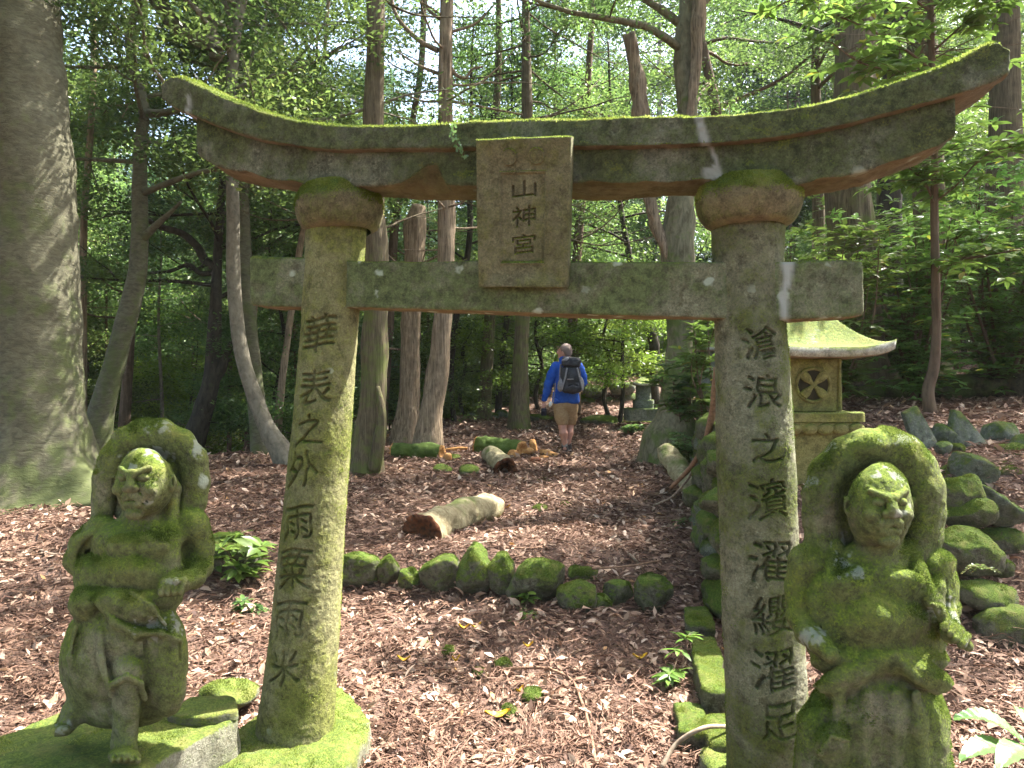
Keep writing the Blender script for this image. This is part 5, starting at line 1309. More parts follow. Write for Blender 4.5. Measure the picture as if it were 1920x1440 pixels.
# ------------------------------------------------------------------ hiker
def hiker():
    ZS, OX, OY, D = 5.145, 960, 600, float(G(1058, 852).y)
    fz = G(1058, 852).z
    mats = {'skin': plain('skin', (0.50, 0.27, 0.20), (0.42, 0.21, 0.15), .55, 60, .4, .0005),
            'jacket': plain('blue jacket cloth', (0.012, 0.085, 0.42), (0.008, 0.06, 0.32), .75, 30, .3, .003),
            'shorts': plain('khaki cloth', (0.36, 0.24, 0.13), (0.28, 0.18, 0.09), .85, 40, .2, .003),
            'hair': plain('cropped grey hair', (0.27, 0.20, 0.17), (0.18, 0.13, 0.11), .8, 200, .2, .001),
            'boot': plain('dark boot leather', (0.03, 0.026, 0.026), (0.06, 0.055, 0.055), .7, 60), 'sock': plain('grey wool sock', (.30, .29, .27), (.17, .17, .17), .9, 120),
            'black': plain('black pack cloth', (0.014, 0.015, 0.02), (0.03, 0.03, 0.035), .6, 50, .4), 'grey': plain('grey pack panels', (0.25, 0.24, 0.25), (.17, .165, .175), .7, 50), 'white': plain('white plastic', (.7, .7, .68), None, .4),
            'glove': plain('dark glove', (.02, .02, .028), (.035, .035, .05), .8)}
    root = empty('person', (float(P(1058, 0, D).x), D, fz), 'hiker in a blue jacket and khaki shorts walking away, head turned left', 'person')
    def mk(s, name, mt, amp=.0, parent=root):
        W, F = s.mesh(ZS, OX, OY, D)
        W[:, 1] -= 0.0
        dz = fz - (CAMZ - (1285 / ZS + OY - 720) / FPX * D); W[:, 2] += dz
        nn = vnormals(W, F)
        if amp: W = W + nn * (amp * fbm(W, 22, 3, 5))[:, None]
        return obj(name, W, F, mats[mt], parent, smooth=True)
    def S(lo=(230, -200, 190), hi=(760, 200, 1320), h=5.0): return Sdf(lo, hi, h)
    # depth: negative = towards the camera
    s = S(h=4.0)     # one continuous body: head, neck, trunk, arms, legs
    s.ell((512, 15, 285), (58, 68, 66), 8); s.ell((490, 25, 322), (42, 50, 42), 12)      # skull and jaw
    s.ell((443, 20, 302), (12, 10, 14), 6); s.cap((450, 20, 285), (437, 18, 308), 6, 9, 5)   # nose seen in profile
    s.cap((452, 18, 333), (460, 12, 336), 7, 8, 4); s.ell((462, 15, 352), (18, 22, 14), 8); s.cap((448, 8, 276), (462, -2, 270), 6, 7, 5); s.ell((456, 0, 290), (7, 6, 6), 3)
    s.ell((490, -48, 308), (12, 7, 19), 3, roll=-8); s.ell((490, -53, 308), (6, 4, 11), 2, 's')    # ear
    s.cap((510, 15, 330), (512, 10, 400), 38, 44, 14)
    s.ell((530, 0, 470), (125, 62, 95), 20); s.ell((530, 0, 640), (105, 62, 130), 25); s.ell((515, 0, 800), (100, 66, 80), 20)
    s.chain([(415, 0, 440, 40), (362, -5, 590, 30), (330, 0, 690, 24), (308, 12, 768, 17)], 10)
    s.chain([(650, 0, 440, 40), (682, 10, 560, 30), (655, 70, 630, 22), (610, 110, 640, 16)], 10)
    s.chain([(472, -5, 820, 62), (482, -15, 960, 46), (488, -22, 1020, 38), (497, -28, 1080, 40), (507, -15, 1165, 25), (508, -10, 1230, 24), (508, 10, 1262, 22)], 12)
    s.chain([(566, 15, 820, 60), (566, 50, 950, 44), (560, 62, 1010, 34), (556, 48, 1080, 36), (545, 40, 1160, 23), (540, 60, 1225, 22)], 12)
    # left hand: palm, five curled fingers
    s.ell((302, 14, 790), (15, 12, 24), 6)
    for k in range(4): s.chain([(292 + k * 8, 6 - k, 806, 6.5), (290 + k * 8, 0, 828 + 3 * (k in (1, 2)), 6), (296 + k * 7, 10, 840, 5.5)], 2)
    s.chain([(316, 8, 785, 7), (324, 0, 805, 6), (320, 2, 820, 5.5)], 3)
    s.ell((604, 122, 640), (16, 13, 20), 5)
    for k in range(4): s.chain([(596 + k * 7, 132, 650, 6), (596 + k * 7, 138, 668, 5.5), (598 + k * 6, 130, 680, 5)], 2)
    mk(s, 'body', 'skin', .0)
    s = S(h=4.0); s.ell((520, 2, 272), (60, 71, 58), 8); s.ell((535, 5, 305), (46, 62, 42), 10); s.ell((448, 22, 318), (34, 90, 66), 6, 's'); s.ell((485, -52, 312), (16, 22, 24), 4, 's'); mk(s, 'hair', 'hair', .003)
    s = S(h=5)
    s.ell((535, 0, 480), (140, 76, 100), 20); s.ell((530, 0, 620), (122, 78, 150), 30); s.box((520, 0, 735), (128, 84, 62), 30, 30, taper=.05)
    s.cap((505, 8, 375), (512, 5, 405), 50, 60, 14)
    s.chain([(425, 0, 445, 54), (385, -4, 520, 48), (352, -8, 610, 42), (338, 0, 680, 36), (312, 10, 752, 27)], 12)
    s.chain([(640, 0, 445, 54), (680, 5, 530, 44), (684, 15, 590, 38), (655, 70, 636, 30), (625, 105, 642, 24)], 12)
    s.box((520, 0, 835), (180, 120, 37), 4, 3, 's')
    for a_, b_ in (((350, -55, 560), (400, -52, 600)), ((340, -45, 640), (385, -45, 655)), ((430, -84, 560), (470, -90, 700)), ((640, -80, 700), (600, -90, 770)), ((420, -80, 740), (470, -88, 780))): s.cap(a_, b_, 5, 4, 8, 's')
    s.cap((320, -20, 690), (288, -14, 716), 6, 6, 4)
    mk(s, 'jacket', 'jacket', .010)
    s = S(h=5)
    s.ell((515, 0, 810), (122, 84, 62), 20)
    s.chain([(470, -5, 840, 76), (478, -12, 920, 66), (486, -18, 985, 55)], 16); s.chain([(568, 15, 840, 70), (570, 42, 920, 58), (565, 58, 985, 48)], 12)
    s.box((520, 0, 1030), (150, 150, 30), 2, 2, 's'); s.cap((535, -70, 880), (530, -70, 990), 5, 6, 8, 's')
    mk(s, 'shorts', 'shorts', .006)
    for nm, c0 in (('sock', ((508, -10, 1160), (508, -8, 1215), 29)), ('sock', ((545, 42, 1150), (541, 56, 1200), 27))):
        s = S((440, -80, 1120), (640, 140, 1260), 4); s.cap(c0[0], c0[1], c0[2], c0[2] - 1, 4); mk(s, nm, 'sock', .002)
    for bx, bd, by in ((508, 0, 1245), (540, 62, 1218)):
        s = S((420, -120, 1160), (640, 190, 1320), 4)
        s.cap((bx, bd, by - 28), (bx, bd + 4, by + 8), 36, 35, 8); s.ell((bx - 6, bd + 62, by + 18), (36, 62, 22), 14); s.box((bx - 2, bd + 32, by + 34), (38, 80, 8), 7, 4)
        mk(s, 'boot', 'boot', .002)
    # rucksack
    pk = empty('rucksack', (float(P(1070, 0, D).x), D - .15, fz + .9), 'black and grey rucksack with side straps worn on the hiker\'s back', 'rucksack')
    s = S((400, -260, 300), (740, 40, 740), 4); s.box((572, -120, 560), (98, 62, 128), 40, 20, taper=.05, roll=-6); s.ell((590, -140, 640), (92, 62, 62), 14); s.ell((585, -160, 540), (60, 45, 85), 14)
    s.chain([(510, -165, 640, 6), (590, -205, 612, 7), (665, -165, 630, 6)], 6, 's')
    mk(s, 'pack_body', 'black', .006, pk)
    s = S((400, -260, 300), (740, 40, 740), 4); s.box((572, -125, 395), (92, 68, 50), 32, 16, roll=6); s.chain([(490, -150, 440, 5), (570, -190, 455, 6), (650, -160, 450, 5)], 6, 's'); mk(s, 'lid', 'black', .007, pk)
    s = S((400, -260, 300), (740, 40, 740), 4); s.ell((520, -165, 370), (42, 34, 24), 6, roll=-20); mk(s, 'lid_panel', 'grey', .003, pk)
    s = S((400, -260, 300), (740, 40, 740), 4); s.ell((478, -120, 610), (40, 55, 72), 8, roll=14); mk(s, 'side_pocket', 'grey', .004, pk)
    s = S((400, -260, 300), (740, 40, 740), 4); s.ell((668, -120, 600), (28, 50, 70), 8, roll=-10); mk(s, 'side_pocket', 'grey', .004, pk)
    for pts in ([(530, -185, 455, 9), (515, -198, 540, 8), (480, -188, 660, 8)], [(630, -180, 455, 9), (650, -190, 540, 8), (680, -165, 665, 8)], [(535, -195, 560, 6), (590, -212, 560, 6)], [(470, -80, 420, 9), (460, -60, 560, 8)]):
        s = S((400, -260, 300), (740, 40, 740), 4); s.chain(pts, 3); mk(s, 'strap', 'grey', 0, pk)
    # white flask on a strap and the dark camera bag in the hand
    fl = empty('drinking_cup', (float(P(1032, 0, D).x), D - .1, fz + .8), 'white cup dangling on a strap below the rucksack', 'cup')
    s = S((350, -200, 640), (450, -20, 850), 4); s.ell((371, -110, 800), (17, 15, 28), 4, roll=20); mk(s, 'cup', 'white', 0, fl)
    s = S((350, -200, 560), (470, -20, 850), 4); s.chain([(420, -95, 600, 5), (410, -105, 700, 5), (398, -110, 780, 5)], 2); mk(s, 'strap', 'grey', 0, fl)
    cb = empty('camera_bag', (float(P(1018, 0, D).x), D, fz + .65), 'dark camera bag hanging from the hiker\'s left hand', 'bag')
    s = S((240, -80, 760), (400, 100, 930), 4); s.box((308, 12, 876), (26, 24, 36), 10, 4); s.ell((308, -10, 872), (18, 20, 20), 4); mk(s, 'case', 'glove', .004, cb)
    s = S((240, -80, 780), (400, 100, 930), 4); s.chain([(290, 6, 846, 4), (296, 4, 824, 4), (318, 4, 822, 4), (324, 8, 846, 4)], 2); mk(s, 'handle', 'glove', 0, cb)
hiker()
# ------------------------------------------------------------------ woodland
M['b_beech'] = bark('smooth grey green bark', (0.07, 0.064, 0.04), (0.128, 0.122, 0.075), .6, (0.085, 0.10, 0.036), zs=2.4, scale=12, dist=0.012)
M['b_cedar'] = bark('mossy cedar bark', (0.06, 0.045, 0.026), (0.15, 0.12, 0.07), .6, (0.10, 0.115, 0.03), zs=.06, scale=48, dist=0.025)
M['b_red'] = bark('peeling reddish bark', (0.10, 0.072, 0.045), (0.33, 0.25, 0.165), .3, (0.11, 0.12, 0.04), zs=.06, scale=42, dist=0.03)
M['b_grey'] = bark('pale grey bark', (0.12, 0.105, 0.075), (0.22, 0.195, 0.145), .2, zs=.7, scale=14, dist=0.008)
M['b_dark'] = bark('dark damp bark', (0.02, 0.017, 0.012), (0.06, 0.05, 0.035), .3, (0.05, 0.06, 0.02), zs=.3, scale=16, dist=0.02)
M['b_brown'] = bark('brown trunk bark', (0.07, 0.045, 0.028), (0.15, 0.105, 0.07), .3, zs=.12, scale=22, dist=0.015)
M['b_moss'] = bark('moss-wrapped bark', (0.09, 0.08, 0.045), (0.2, 0.18, 0.11), .62, (0.085, 0.12, 0.025), zs=.3, scale=18, dist=0.025)
GREEN = [(0.0, (0.03, 0.056, 0.02)), (0.35, (0.075, 0.125, 0.038)), (0.75, (0.14, 0.215, 0.055)), (1.0, (0.24, 0.27, 0.08))]
TEAL = [(0.0, (0.03, 0.065, 0.035)), (0.5, (0.06, 0.12, 0.06)), (1.0, (0.11, 0.18, 0.075))]
BRIGHT = [(0.0, (0.07, 0.14, 0.025)), (0.5, (0.13, 0.23, 0.04)), (0.93, (0.20, 0.31, 0.06)), (1.0, (0.40, 0.36, 0.04))]
M['leaf'] = leafmat('broad evergreen leaves', GREEN, .6, .4, .45)
M['teal'] = leafmat('cedar sprays', TEAL, .4, .6, .3)
M['bright'] = leafmat('fresh laurel leaves', BRIGHT, .5, .35, .5)
M['lime'] = leafmat('sunlit lime leaves', [(0.0, (0.08, 0.14, 0.015)), (0.6, (0.16, 0.26, 0.03)), (1.0, (0.26, 0.33, 0.05))], .6, .4, .4)  # lighter green, with sunlight put into the colour to brighten the dim woods
M['bigleaf'] = leafmat('large pale leaves', [(0.0, (0.08, 0.17, 0.05)), (1.0, (0.18, 0.30, 0.11))], .35, .3, .6, 0)

def limb_path(p, az, L, up, r_, droop=0.0, k=5):
    q = [np.array(p)]; d = np.array([math.cos(az), math.sin(az), up]); d /= np.linalg.norm(d)
    for i in range(k):
        d = d + r_.normal(0, .16, 3) + np.array([0, 0, -droop]); d /= np.linalg.norm(d)
        q.append(q[-1] + d * L / k)
    return q
def grow(pts, rad, mat, leafm, H=None, nl=14, zl=.35, Ll=2.5, up=.35, droop=.03, nleaf=7000, lsz=(.055, .105), csz=.5, seed=1, seg=16, amp=.10, ridge=.06, flare=None,
         name='tree', label=None, group=None, cat='tree', cedar=False, extra=None, dead=0, deadrange=(2, 7), sub=None, root=None, loc=None, aspect=.42, bias=None, deadL=(.8, 2.2), extra_parts=None, flatn=.55):
    r_ = np.random.default_rng(seed * 7 + 1)
    pts = [np.array(list(p), float) for p in pts]
    rad = list(rad)
    if H is not None and pts[-1][2] < H:
        top = pts[-1]; d = pts[-1] - pts[-2]; d /= np.linalg.norm(d); h = H - top[2]; n = 3
        for i in range(1, n + 1):
            d = d * .6 + np.array([0, 0, .4]) ; d /= np.linalg.norm(d)
            pts.append(pts[-1] + d * h / n + r_.normal(0, .05, 3)); rad.append(rad[-1] * .68)
    b = pts[0]
    if loc is None: loc = (b[0], b[1], b[2])
    root = empty(name, loc, label, cat, group)
    A = Acc()
    A.add(tube(pts, rad, seg, amp, 3.5, seed, sub=sub or 70, ridge=ridge, flare=flare))
    P_ = np.array(pts); zc = P_[:, 2]
    tips = []
    z0, z1 = zc[0], zc[-1]
    for i in range(nl):
        f = (i + r_.random()) / nl; z = z0 + (z1 - z0) * (zl + (1 - zl) * f)
        c = np.array([np.interp(z, zc, P_[:, q]) for q in range(3)]); r0 = np.interp(z, zc, rad)
        az = r_.uniform(0, 6.283) if bias is None else r_.normal(bias, 1.0)
        L = Ll * (1.15 - .6 * f) * r_.uniform(.7, 1.2) if not cedar else Ll * (1.1 - .85 * f) * r_.uniform(.8, 1.1)
        q = limb_path(c, az, L, up * r_.uniform(.3, 1.4), r_, droop)
        A.add(tube(q, np.linspace(min(r0 * .45, .02 + .02 * L), .008, len(q)), 6, 0, sub=10))
        tips.append(q)
        if L > 1.6 and not cedar:
            for e in range(2):
                q2 = limb_path(q[2 + e], az + r_.choice([-1, 1]) * r_.uniform(.5, 1.1), L * .5, up, r_, droop, 4)
                A.add(tube(q2, np.linspace(.015, .006, len(q2)), 5, 0, sub=7)); tips.append(q2)
    for i in range(dead):
        z = r_.uniform(*deadrange); c = np.array([np.interp(z, zc, P_[:, q]) for q in range(3)])
        L = r_.uniform(*deadL); az = r_.uniform(0, 6.28)
        q = limb_path(c, az, L, r_.uniform(-.35, .25), r_, -.06, 6); A.add(tube(q, np.linspace(.022, .005, len(q)), 5, 0, sub=14))
        if r_.random() < .7:
            q2 = limb_path(q[3], az + r_.normal(0, .8), L * .45, .1, r_, -.05, 4); A.add(tube(q2, np.linspace(.009, .003, len(q2)), 4, 0, sub=8))
    for e in (extra or []):
        q, r0, r1 = e; A.add(tube(q, np.linspace(r0, r1, len(q)), 9, .15, 6, sub=30))
    A.obj('trunk', mat, root)
    for f in (extra_parts or []): f(root)
    if nleaf and tips:
        n = int(nleaf * (1.7 if not cedar else 1.25)); T_ = [np.array(t) for t in tips]
        Ls = np.array([np.linalg.norm(t[-1] - t[0]) for t in T_]); k = r_.choice(len(T_), n, p=Ls / Ls.sum())
        u = (.25 + .75 * r_.random(n) ** .8)
        pos = np.zeros((n, 3)); dr = np.zeros((n, 3))
        for i, t in enumerate(T_):
            s = k == i
            if not s.any(): continue
            uu = u[s] * (len(t) - 1); a = np.minimum(uu.astype(int), len(t) - 2); fr = (uu - a)[:, None]
            # leaves sit in sprays around a handful of twigs
            nc = max(3, int(s.sum() / 70)); cl = r_.integers(0, nc, s.sum()); uc = np.sort(r_.random(nc)) * .75 + .28
            uu = uc[cl] * (len(t) - 1); uu = np.minimum(uu, len(t) - 1.001); a = uu.astype(int); fr = (uu - a)[:, None]
            base = t[a] * (1 - fr) + t[a + 1] * fr
            co = r_.normal(0, csz * .55, (nc, 3)) * np.array([1, 1, .55])
            pos[s] = base + co[cl] + r_.normal(0, csz * .42, (s.sum(), 3)) * np.array([1, 1, .42 if not cedar else .3])
            dr[s] = t[-1] - t[0]
        if cedar: pos[:, 2] -= np.abs(r_.normal(0, .14, n))
        nn = r_.normal(0, flatn, (n, 3)); nn[:, 2] += 1; nn /= np.linalg.norm(nn, axis=1, keepdims=True)
        d = dr / np.maximum(np.linalg.norm(dr, axis=1, keepdims=True), .01) + r_.normal(0, .8, (n, 3)) + (np.array([0, 0, -.5]) if cedar else np.array([0, 0, -.15]))
        L = r_.uniform(lsz[0], lsz[1], n); W_ = L * (aspect if not cedar else .16)
        rnd = np.clip(.5 + .4 * vnoise(pos, .9, seed) + r_.normal(0, .16, n), 0, 1)
        leaves('crown', pos, nn, L, W_, leafm, root, d=d, rnd=rnd, curl=.15)
    return root
def base_of(px, D, sink=.15):
    x = (px - 960) / FPX * D; return float(gz(x, D)) - sink
def tpx(tr, D, mat, leafm, H, dD=None, **k):
    """tr: (px, py, width px) traces from base to top at distance D"""
    pts = []; rad = []
    n = len(tr)
    for i, (x, y, w_) in enumerate(tr):
        d = D + (dD or 0) * i / (n - 1)
        p = P(x, y, d); pts.append(p); rad.append(w_ / 2 / FPX * d)
    zb = float(gz(pts[0].x, pts[0].y)) - .15
    if pts[0].z > zb + .05:
        d = (pts[0] - pts[1]).normalized(); t = (zb - pts[0].z) / min(d.z, -.3)
        pts.insert(0, pts[0] + d * t); rad.insert(0, rad[0] * 1.12)
    return grow(pts, rad, mat, leafm, H=H, **k)

# --- trunks one can point at
tpx([(92, 950, 215), (82, 900, 190), (76, 850, 168), (72, 760, 152), (70, 600, 143), (66, 450, 138), (58, 300, 134), (52, 150, 122), (45, 0, 116), (40, -150, 112)], 7.5, M['b_beech'], M['leaf'], 15, seed=2, nl=18, zl=.55, Ll=3.6, nleaf=9000, seg=64, sub=150, amp=.16, ridge=.0, flare=(.45, .35, 5, .6),
    label='huge smooth-barked tree filling the left edge, mossy at its flared foot', name='beech_tree')
tpx([(524, 842, 40), (502, 805, 32), (480, 750, 29), (461, 695, 27), (449, 640, 26), (443, 590, 25), (438, 520, 25), (437, 400, 24), (434, 250, 22), (438, 100, 21), (447, 30, 21), (462, -40, 18)], 10, M['b_grey'], M['leaf'], 9, seed=4, nl=16, zl=.5, Ll=2.6, nleaf=9000, seg=24, sub=110, amp=.07, ridge=0, flare=(.6, .15, 4, 1),
    extra=[([P(440, 40, 10), P(425, 15, 10), P(405, -40, 10)], .05, .03), ([P(441, 240, 10), P(470, 110, 10.1), P(490, 60, 10.2), P(500, 20, 10.2)], .028, .010)], label='slender pale grey tree curving up in front of the mottled trunk', name='curved_tree')
tpx([(492, 850, 44), (482, 760, 34), (470, 640, 30), (460, 520, 28), (455, 420, 26), (452, 330, 24), (450, 200, 20)], 11.2, M['b_beech'], M['leaf'], 10, seed=5, nl=14, zl=.4, Ll=2.4, nleaf=9000, seg=20, label='mottled brown trunk standing just behind the curved pale tree', name='broadleaf_tree')
tpx([(182, 810, 52), (192, 765, 44), (215, 680, 38), (240, 590, 36), (258, 510, 33), (262, 440, 30), (262, 340, 26), (264, 260, 22), (270, 200, 20), (262, 165, 18), (247, 110, 18), (244, 60, 18), (262, -10, 16)], 9.6, M['b_beech'], M['leaf'], 9, seed=6, nl=16, zl=.42, Ll=2.5, nleaf=11000, seg=22, sub=110, amp=.08, ridge=.02, flare=(.5, .2, 4, 2),
    extra=[([P(264, 452, 9.6), P(290, 425, 9.5), P(312, 405, 9.4), P(340, 378, 9.3)], .06, .02), ([P(268, 212, 9.6), P(300, 212, 9.5), P(335, 205, 9.4), (P(370, 190, 9.3))], .06, .03), ([P(270, -90, 9.6), P(296, 0, 9.6), P(330, 48, 9.6), P(368, 74, 9.6), P(405, 88, 9.6), P(404, 112, 9.6)], .11, .09), ([P(400, 85, 9.6), P(398, 55, 9.6), P(408, 40, 9.6)], .07, .04)],
    label='big crooked tree leaning right with a dark broken limb overhead', name='crooked_tree')
tpx([(156, 830, 15), (156, 600, 13), (158, 400, 12), (170, 240, 11), (176, 100, 11), (172, -20, 10)], 12, M['b_red'], M['leaf'], 12, seed=7, nl=10, zl=.5, Ll=1.8, nleaf=6000, seg=12, label='thin straight reddish trunk between the huge tree and the crooked tree', name='slim_tree')
tpx([(368, 812, 40), (382, 765, 36), (396, 715, 32), (401, 640, 26), (405, 560, 20), (407, 500, 17), (412, 420, 15), (418, 330, 14), (425, 250, 12)], 12, M['b_dark'], M['leaf'], 8, seed=8, nl=22, zl=.35, Ll=2.8, nleaf=19000, seg=20, sub=80,
    extra=[([P(397, 715, 12), P(415, 690, 12), P(423, 665, 12), P(437, 640, 12)], .11, .05), ([P(403, 500, 12), P(388, 492, 12), P(368, 460, 12), P(340, 437, 11.9), P(300, 425, 11.8), P(275, 412, 11.7)], .085, .04), ([P(400, 512, 12), P(375, 512, 12), (P(355, 497, 12)), P(320, 508, 11.9), P(272, 512, 11.8)], .05, .02)],
    label='nearly black forked tree with snaking limbs, centre of the left woods', name='forked_tree')
tpx([(231, 830, 22), (234, 780, 20), (240, 690, 18), (247, 560, 17), (255, 430, 15), (268, 300, 14), (272, 120, 12)], 13.2, M['b_brown'], M['teal'], 14, seed=9, nl=18, zl=.45, Ll=2.2, nleaf=8000, seg=12, cedar=True, dead=6, label='straight brown trunk seen just right of the big crooked tree', name='slim_tree')
tpx([(519, 830, 17), (526, 740, 15), (544, 600, 13), (560, 480, 12), (569, 430, 12), (585, 330, 11)], 12.2, M['b_red'], M['teal'], 12, seed=10, nl=14, zl=.5, Ll=1.8, nleaf=6000, seg=10, cedar=True, label='slender orange-brown trunk leaning toward the left pillar', name='slim_tree')
tpx([(686, 885, 62), (688, 850, 56), (696, 780, 52), (702, 700, 49), (705, 600, 45), (706, 480, 40), (702, 350, 38), (700, 230, 36), (704, 100, 33), (705, -40, 32)], 9.3, M['b_cedar'], M['teal'], 17, seed=11, nl=34, zl=.45, Ll=2.4, nleaf=18000, cedar=True, seg=40, sub=140, amp=.12, ridge=.12, flare=(.25, .3, 3, 1.2), dead=5,
    extra=[([P(700, 880, 9.15), P(712, 820, 9.1), P(716, 770, 9.1), P(708, 725, 9.15)], .10, .03)], label='mossy split cedar trunk standing right behind the left pillar', name='cedar_tree')
tpx([(762, 812, 52), (766, 770, 41), (769, 700, 37), (772, 620, 38), (776, 500, 38), (779, 420, 38), (785, 385, 25)], 12.5, M['b_red'], None, None, seed=12, nl=0, nleaf=0, seg=32, sub=70, amp=.16, ridge=.22, flare=(.1, .25, 4, 0), dead=4, deadrange=(2, 4), label='peeling reddish dead trunk second from the left in the cedar trio', name='dead_cedar')
tpx([(803, 832, 60), (807, 790, 48), (816, 730, 42), (825, 660, 37), (832, 580, 34), (836, 480, 33), (836, 330, 31), (835, 200, 28), (836, 80, 26), (838, -40, 25)], 11, M['b_red'], M['teal'], 16, seed=13, nl=30, zl=.5, Ll=2.6, nleaf=20000, cedar=True, seg=36, sub=120, amp=.10, ridge=.14, flare=(.12, .25, 4, 2), dead=12, deadrange=(3.5, 7.5),
    extra=[([P(822, 95, 11), P(795, 82, 11), P(770, 62, 11), P(748, 36, 11), P(736, 8, 11), P(735, -20, 11)], .045, .022), ([P(822, 138, 11), P(790, 125, 11), P(742, 95, 11)], .03, .012), ([P(846, 128, 11), P(858, 142, 11), P(872, 146, 11), P(885, 130, 11), P(906, 125, 11)], .03, .015), ([P(822, 190, 11), P(795, 190, 11), P(765, 180, 11), P(740, 172, 11)], .02, .01), ([P(845, 60, 11), P(890, 45, 11), P(930, 5, 11)], .025, .012), ([P(845, 190, 11), P(890, 198, 11), P(980, 215, 11)], .025, .012), ([P(825, 35, 11), P(805, 20, 11), P(795, -20, 11)], .03, .02), ([P(825, 468, 11), P(790, 470, 11), P(755, 468, 11)], .016, .008)],
    label='pale reddish cedar with bare curling branches, left of the stone tablet', name='cedar_tree')
tpx([(716, 800, 20), (730, 600, 18), (740, 430, 16), (760, 300, 12), (790, 120, 12), (795, -20, 11)], 14, M['b_brown'], M['teal'], 14, seed=14, nl=20, zl=.62, Ll=2.6, nleaf=12000, cedar=True, seg=10, dead=8, deadrange=(3, 8), label='thin brown trunk leaning right between the mossy and the pale cedar', name='slim_tree')
tpx([(852, 800, 14), (845, 700, 13), (855, 600, 12), (880, 450, 11), (880, 300, 10)], 14.5, M['b_dark'], M['leaf'], 9, seed=15, nl=16, zl=.3, Ll=2.2, nleaf=9000, seg=10, label='thin dark leaning stem close behind the pale cedar\'s foot', name='slim_tree')
tpx([(908, 775, 28), (912, 700, 24), (918, 600, 21), (924, 480, 19), (926, 330, 17)], 15, M['b_cedar'], M['teal'], 15, seed=16, nl=24, zl=.62, Ll=2.5, nleaf=9000, cedar=True, seg=16, label='straight mossy cedar trunk, the left one of the pair below the tablet', name='cedar_tree')
tpx([(934, 775, 14), (940, 680, 12), (950, 600, 11), (958, 450, 10)], 16, M['b_dark'], M['leaf'], 10, seed=17, nl=14, zl=.4, Ll=2.2, nleaf=9000, seg=10, label='thin dark curved stem between the pair of cedars below the tablet', name='slim_tree')
tpx([(973, 790, 42), (974, 760, 36), (976, 680, 30), (980, 600, 28), (983, 450, 25), (987, 300, 22), (988, 180, 20), (986, 60, 17), (986, -40, 14)], 13.6, M['b_cedar'], M['teal'], 15, seed=18, nl=26, zl=.62, Ll=2.8, nleaf=13000, cedar=True, seg=28, sub=110, ridge=.12, flare=(.12, .25, 4, 2), dead=34, deadrange=(4.2, 9.5), deadL=(1.5, 3.8), label='cedar left of the hiker, its upper trunk bristling with bare branches', name='cedar_tree')
tpx([(1080, 770, 22), (1074, 650, 20), (1082, 480, 18), (1090, 380, 17), (1100, 200, 14)], 15.5, M['b_brown'], M['teal'], 15, seed=19, nl=24, zl=.62, Ll=2.4, nleaf=9000, cedar=True, seg=14, dead=12, deadrange=(3, 8), label='brown cedar trunk rising directly behind the hiker', name='cedar_tree')
tpx([(1232, 780, 26), (1222, 700, 22), (1226, 640, 20), (1208, 600, 18), (1196, 560, 15), (1180, 480, 12)], 15.5, M['b_dark'], M['leaf'], 9, seed=20, nl=20, zl=.3, Ll=2.6, nleaf=12000, seg=14, label='dark leaning tree beyond the mossy trunk, above the little shrine', name='broadleaf_tree')
for i, (x0, x1, D_, lb) in enumerate([(1163, 1168, 14.6, 'small spreading leafy tree just right of the hiker'), (1142, 1132, 15.2, 'thin leafy sapling behind the hiker\'s rucksack'), (1012, 1004, 16.4, 'small leafy tree in the gap left of the hiker'), (868, 862, 15.6, 'small leafy tree between the cedars below the tablet\'s left edge')]):
    tpx([(x0, 785, 9), (x1, 740, 8), (x0 + 4, 690, 7), (x1, 630, 6)], D_, M['b_dark'], M['lime'] if i != 2 else M['leaf'], 3.9, seed=140 + i, nl=20, zl=.32, Ll=1.5, nleaf=6500, lsz=(.05, .10), csz=.32, up=.15, seg=8, label=lb, name='small_tree')
def deadstem(root):
    A = Acc()
    A.add(tube([P(1262, 500, 10.4), P(1238, 445, 10.4), P(1222, 400, 10.4), P(1210, 300, 10.4), P(1202, 210, 10.4), P(1192, 130, 10.4), P(1180, 64, 10.4)], [.06, .07, .085, .11, .115, .10, .085], 22, .3, 5, 3, sub=60, ridge=.35))
    A.obj('dead_stem', M['b_red'], root)
def deadwood(root):
    A = Acc()
    A.add(tube([P(1290, 230, 10.3), P(1303, 150, 10.3), P(1308, 60, 10.3), P(1312, -40, 10.3)], [.05, .07, .085, .085], 18, .2, 5, 3, sub=50, ridge=.4))
    A.obj('dead_wood', M['b_red'], root)
tpx([(1262, 812, 96), (1266, 780, 70), (1270, 720, 56), (1274, 640, 50), (1274, 560, 52), (1272, 480, 62), (1274, 400, 56), (1284, 300, 40), (1288, 200, 38), (1282, 110, 36), (1290, 30, 38), (1294, -40, 34)], 10.5, M['b_moss'], M['leaf'], 11, seed=21, nl=16, zl=.55, Ll=2.6, nleaf=9000, seg=34, sub=120, amp=.2, ridge=.05, flare=(.35, .2, 4, 3), extra_parts=[deadstem, deadwood],
    extra=[([P(1268, 760, 10.4), G(1250, 795, .06), G(1225, 812, .03), G(1195, 822, -.04)], .13, .04)], label='moss-wrapped tree with a dead broken stem, left of the right pillar', name='mossy_tree')
tpx([(1372, 600, 20), (1360, 400, 20), (1345, 225, 21), (1325, 120, 17), (1312, 60, 15), (1300, -60, 12)], 14, M['b_brown'], M['leaf'], 12, seed=22, nl=16, zl=.5, Ll=2.6, nleaf=9000, seg=14, label='leaning brown trunk close behind the mossy tree\'s top', name='broadleaf_tree')
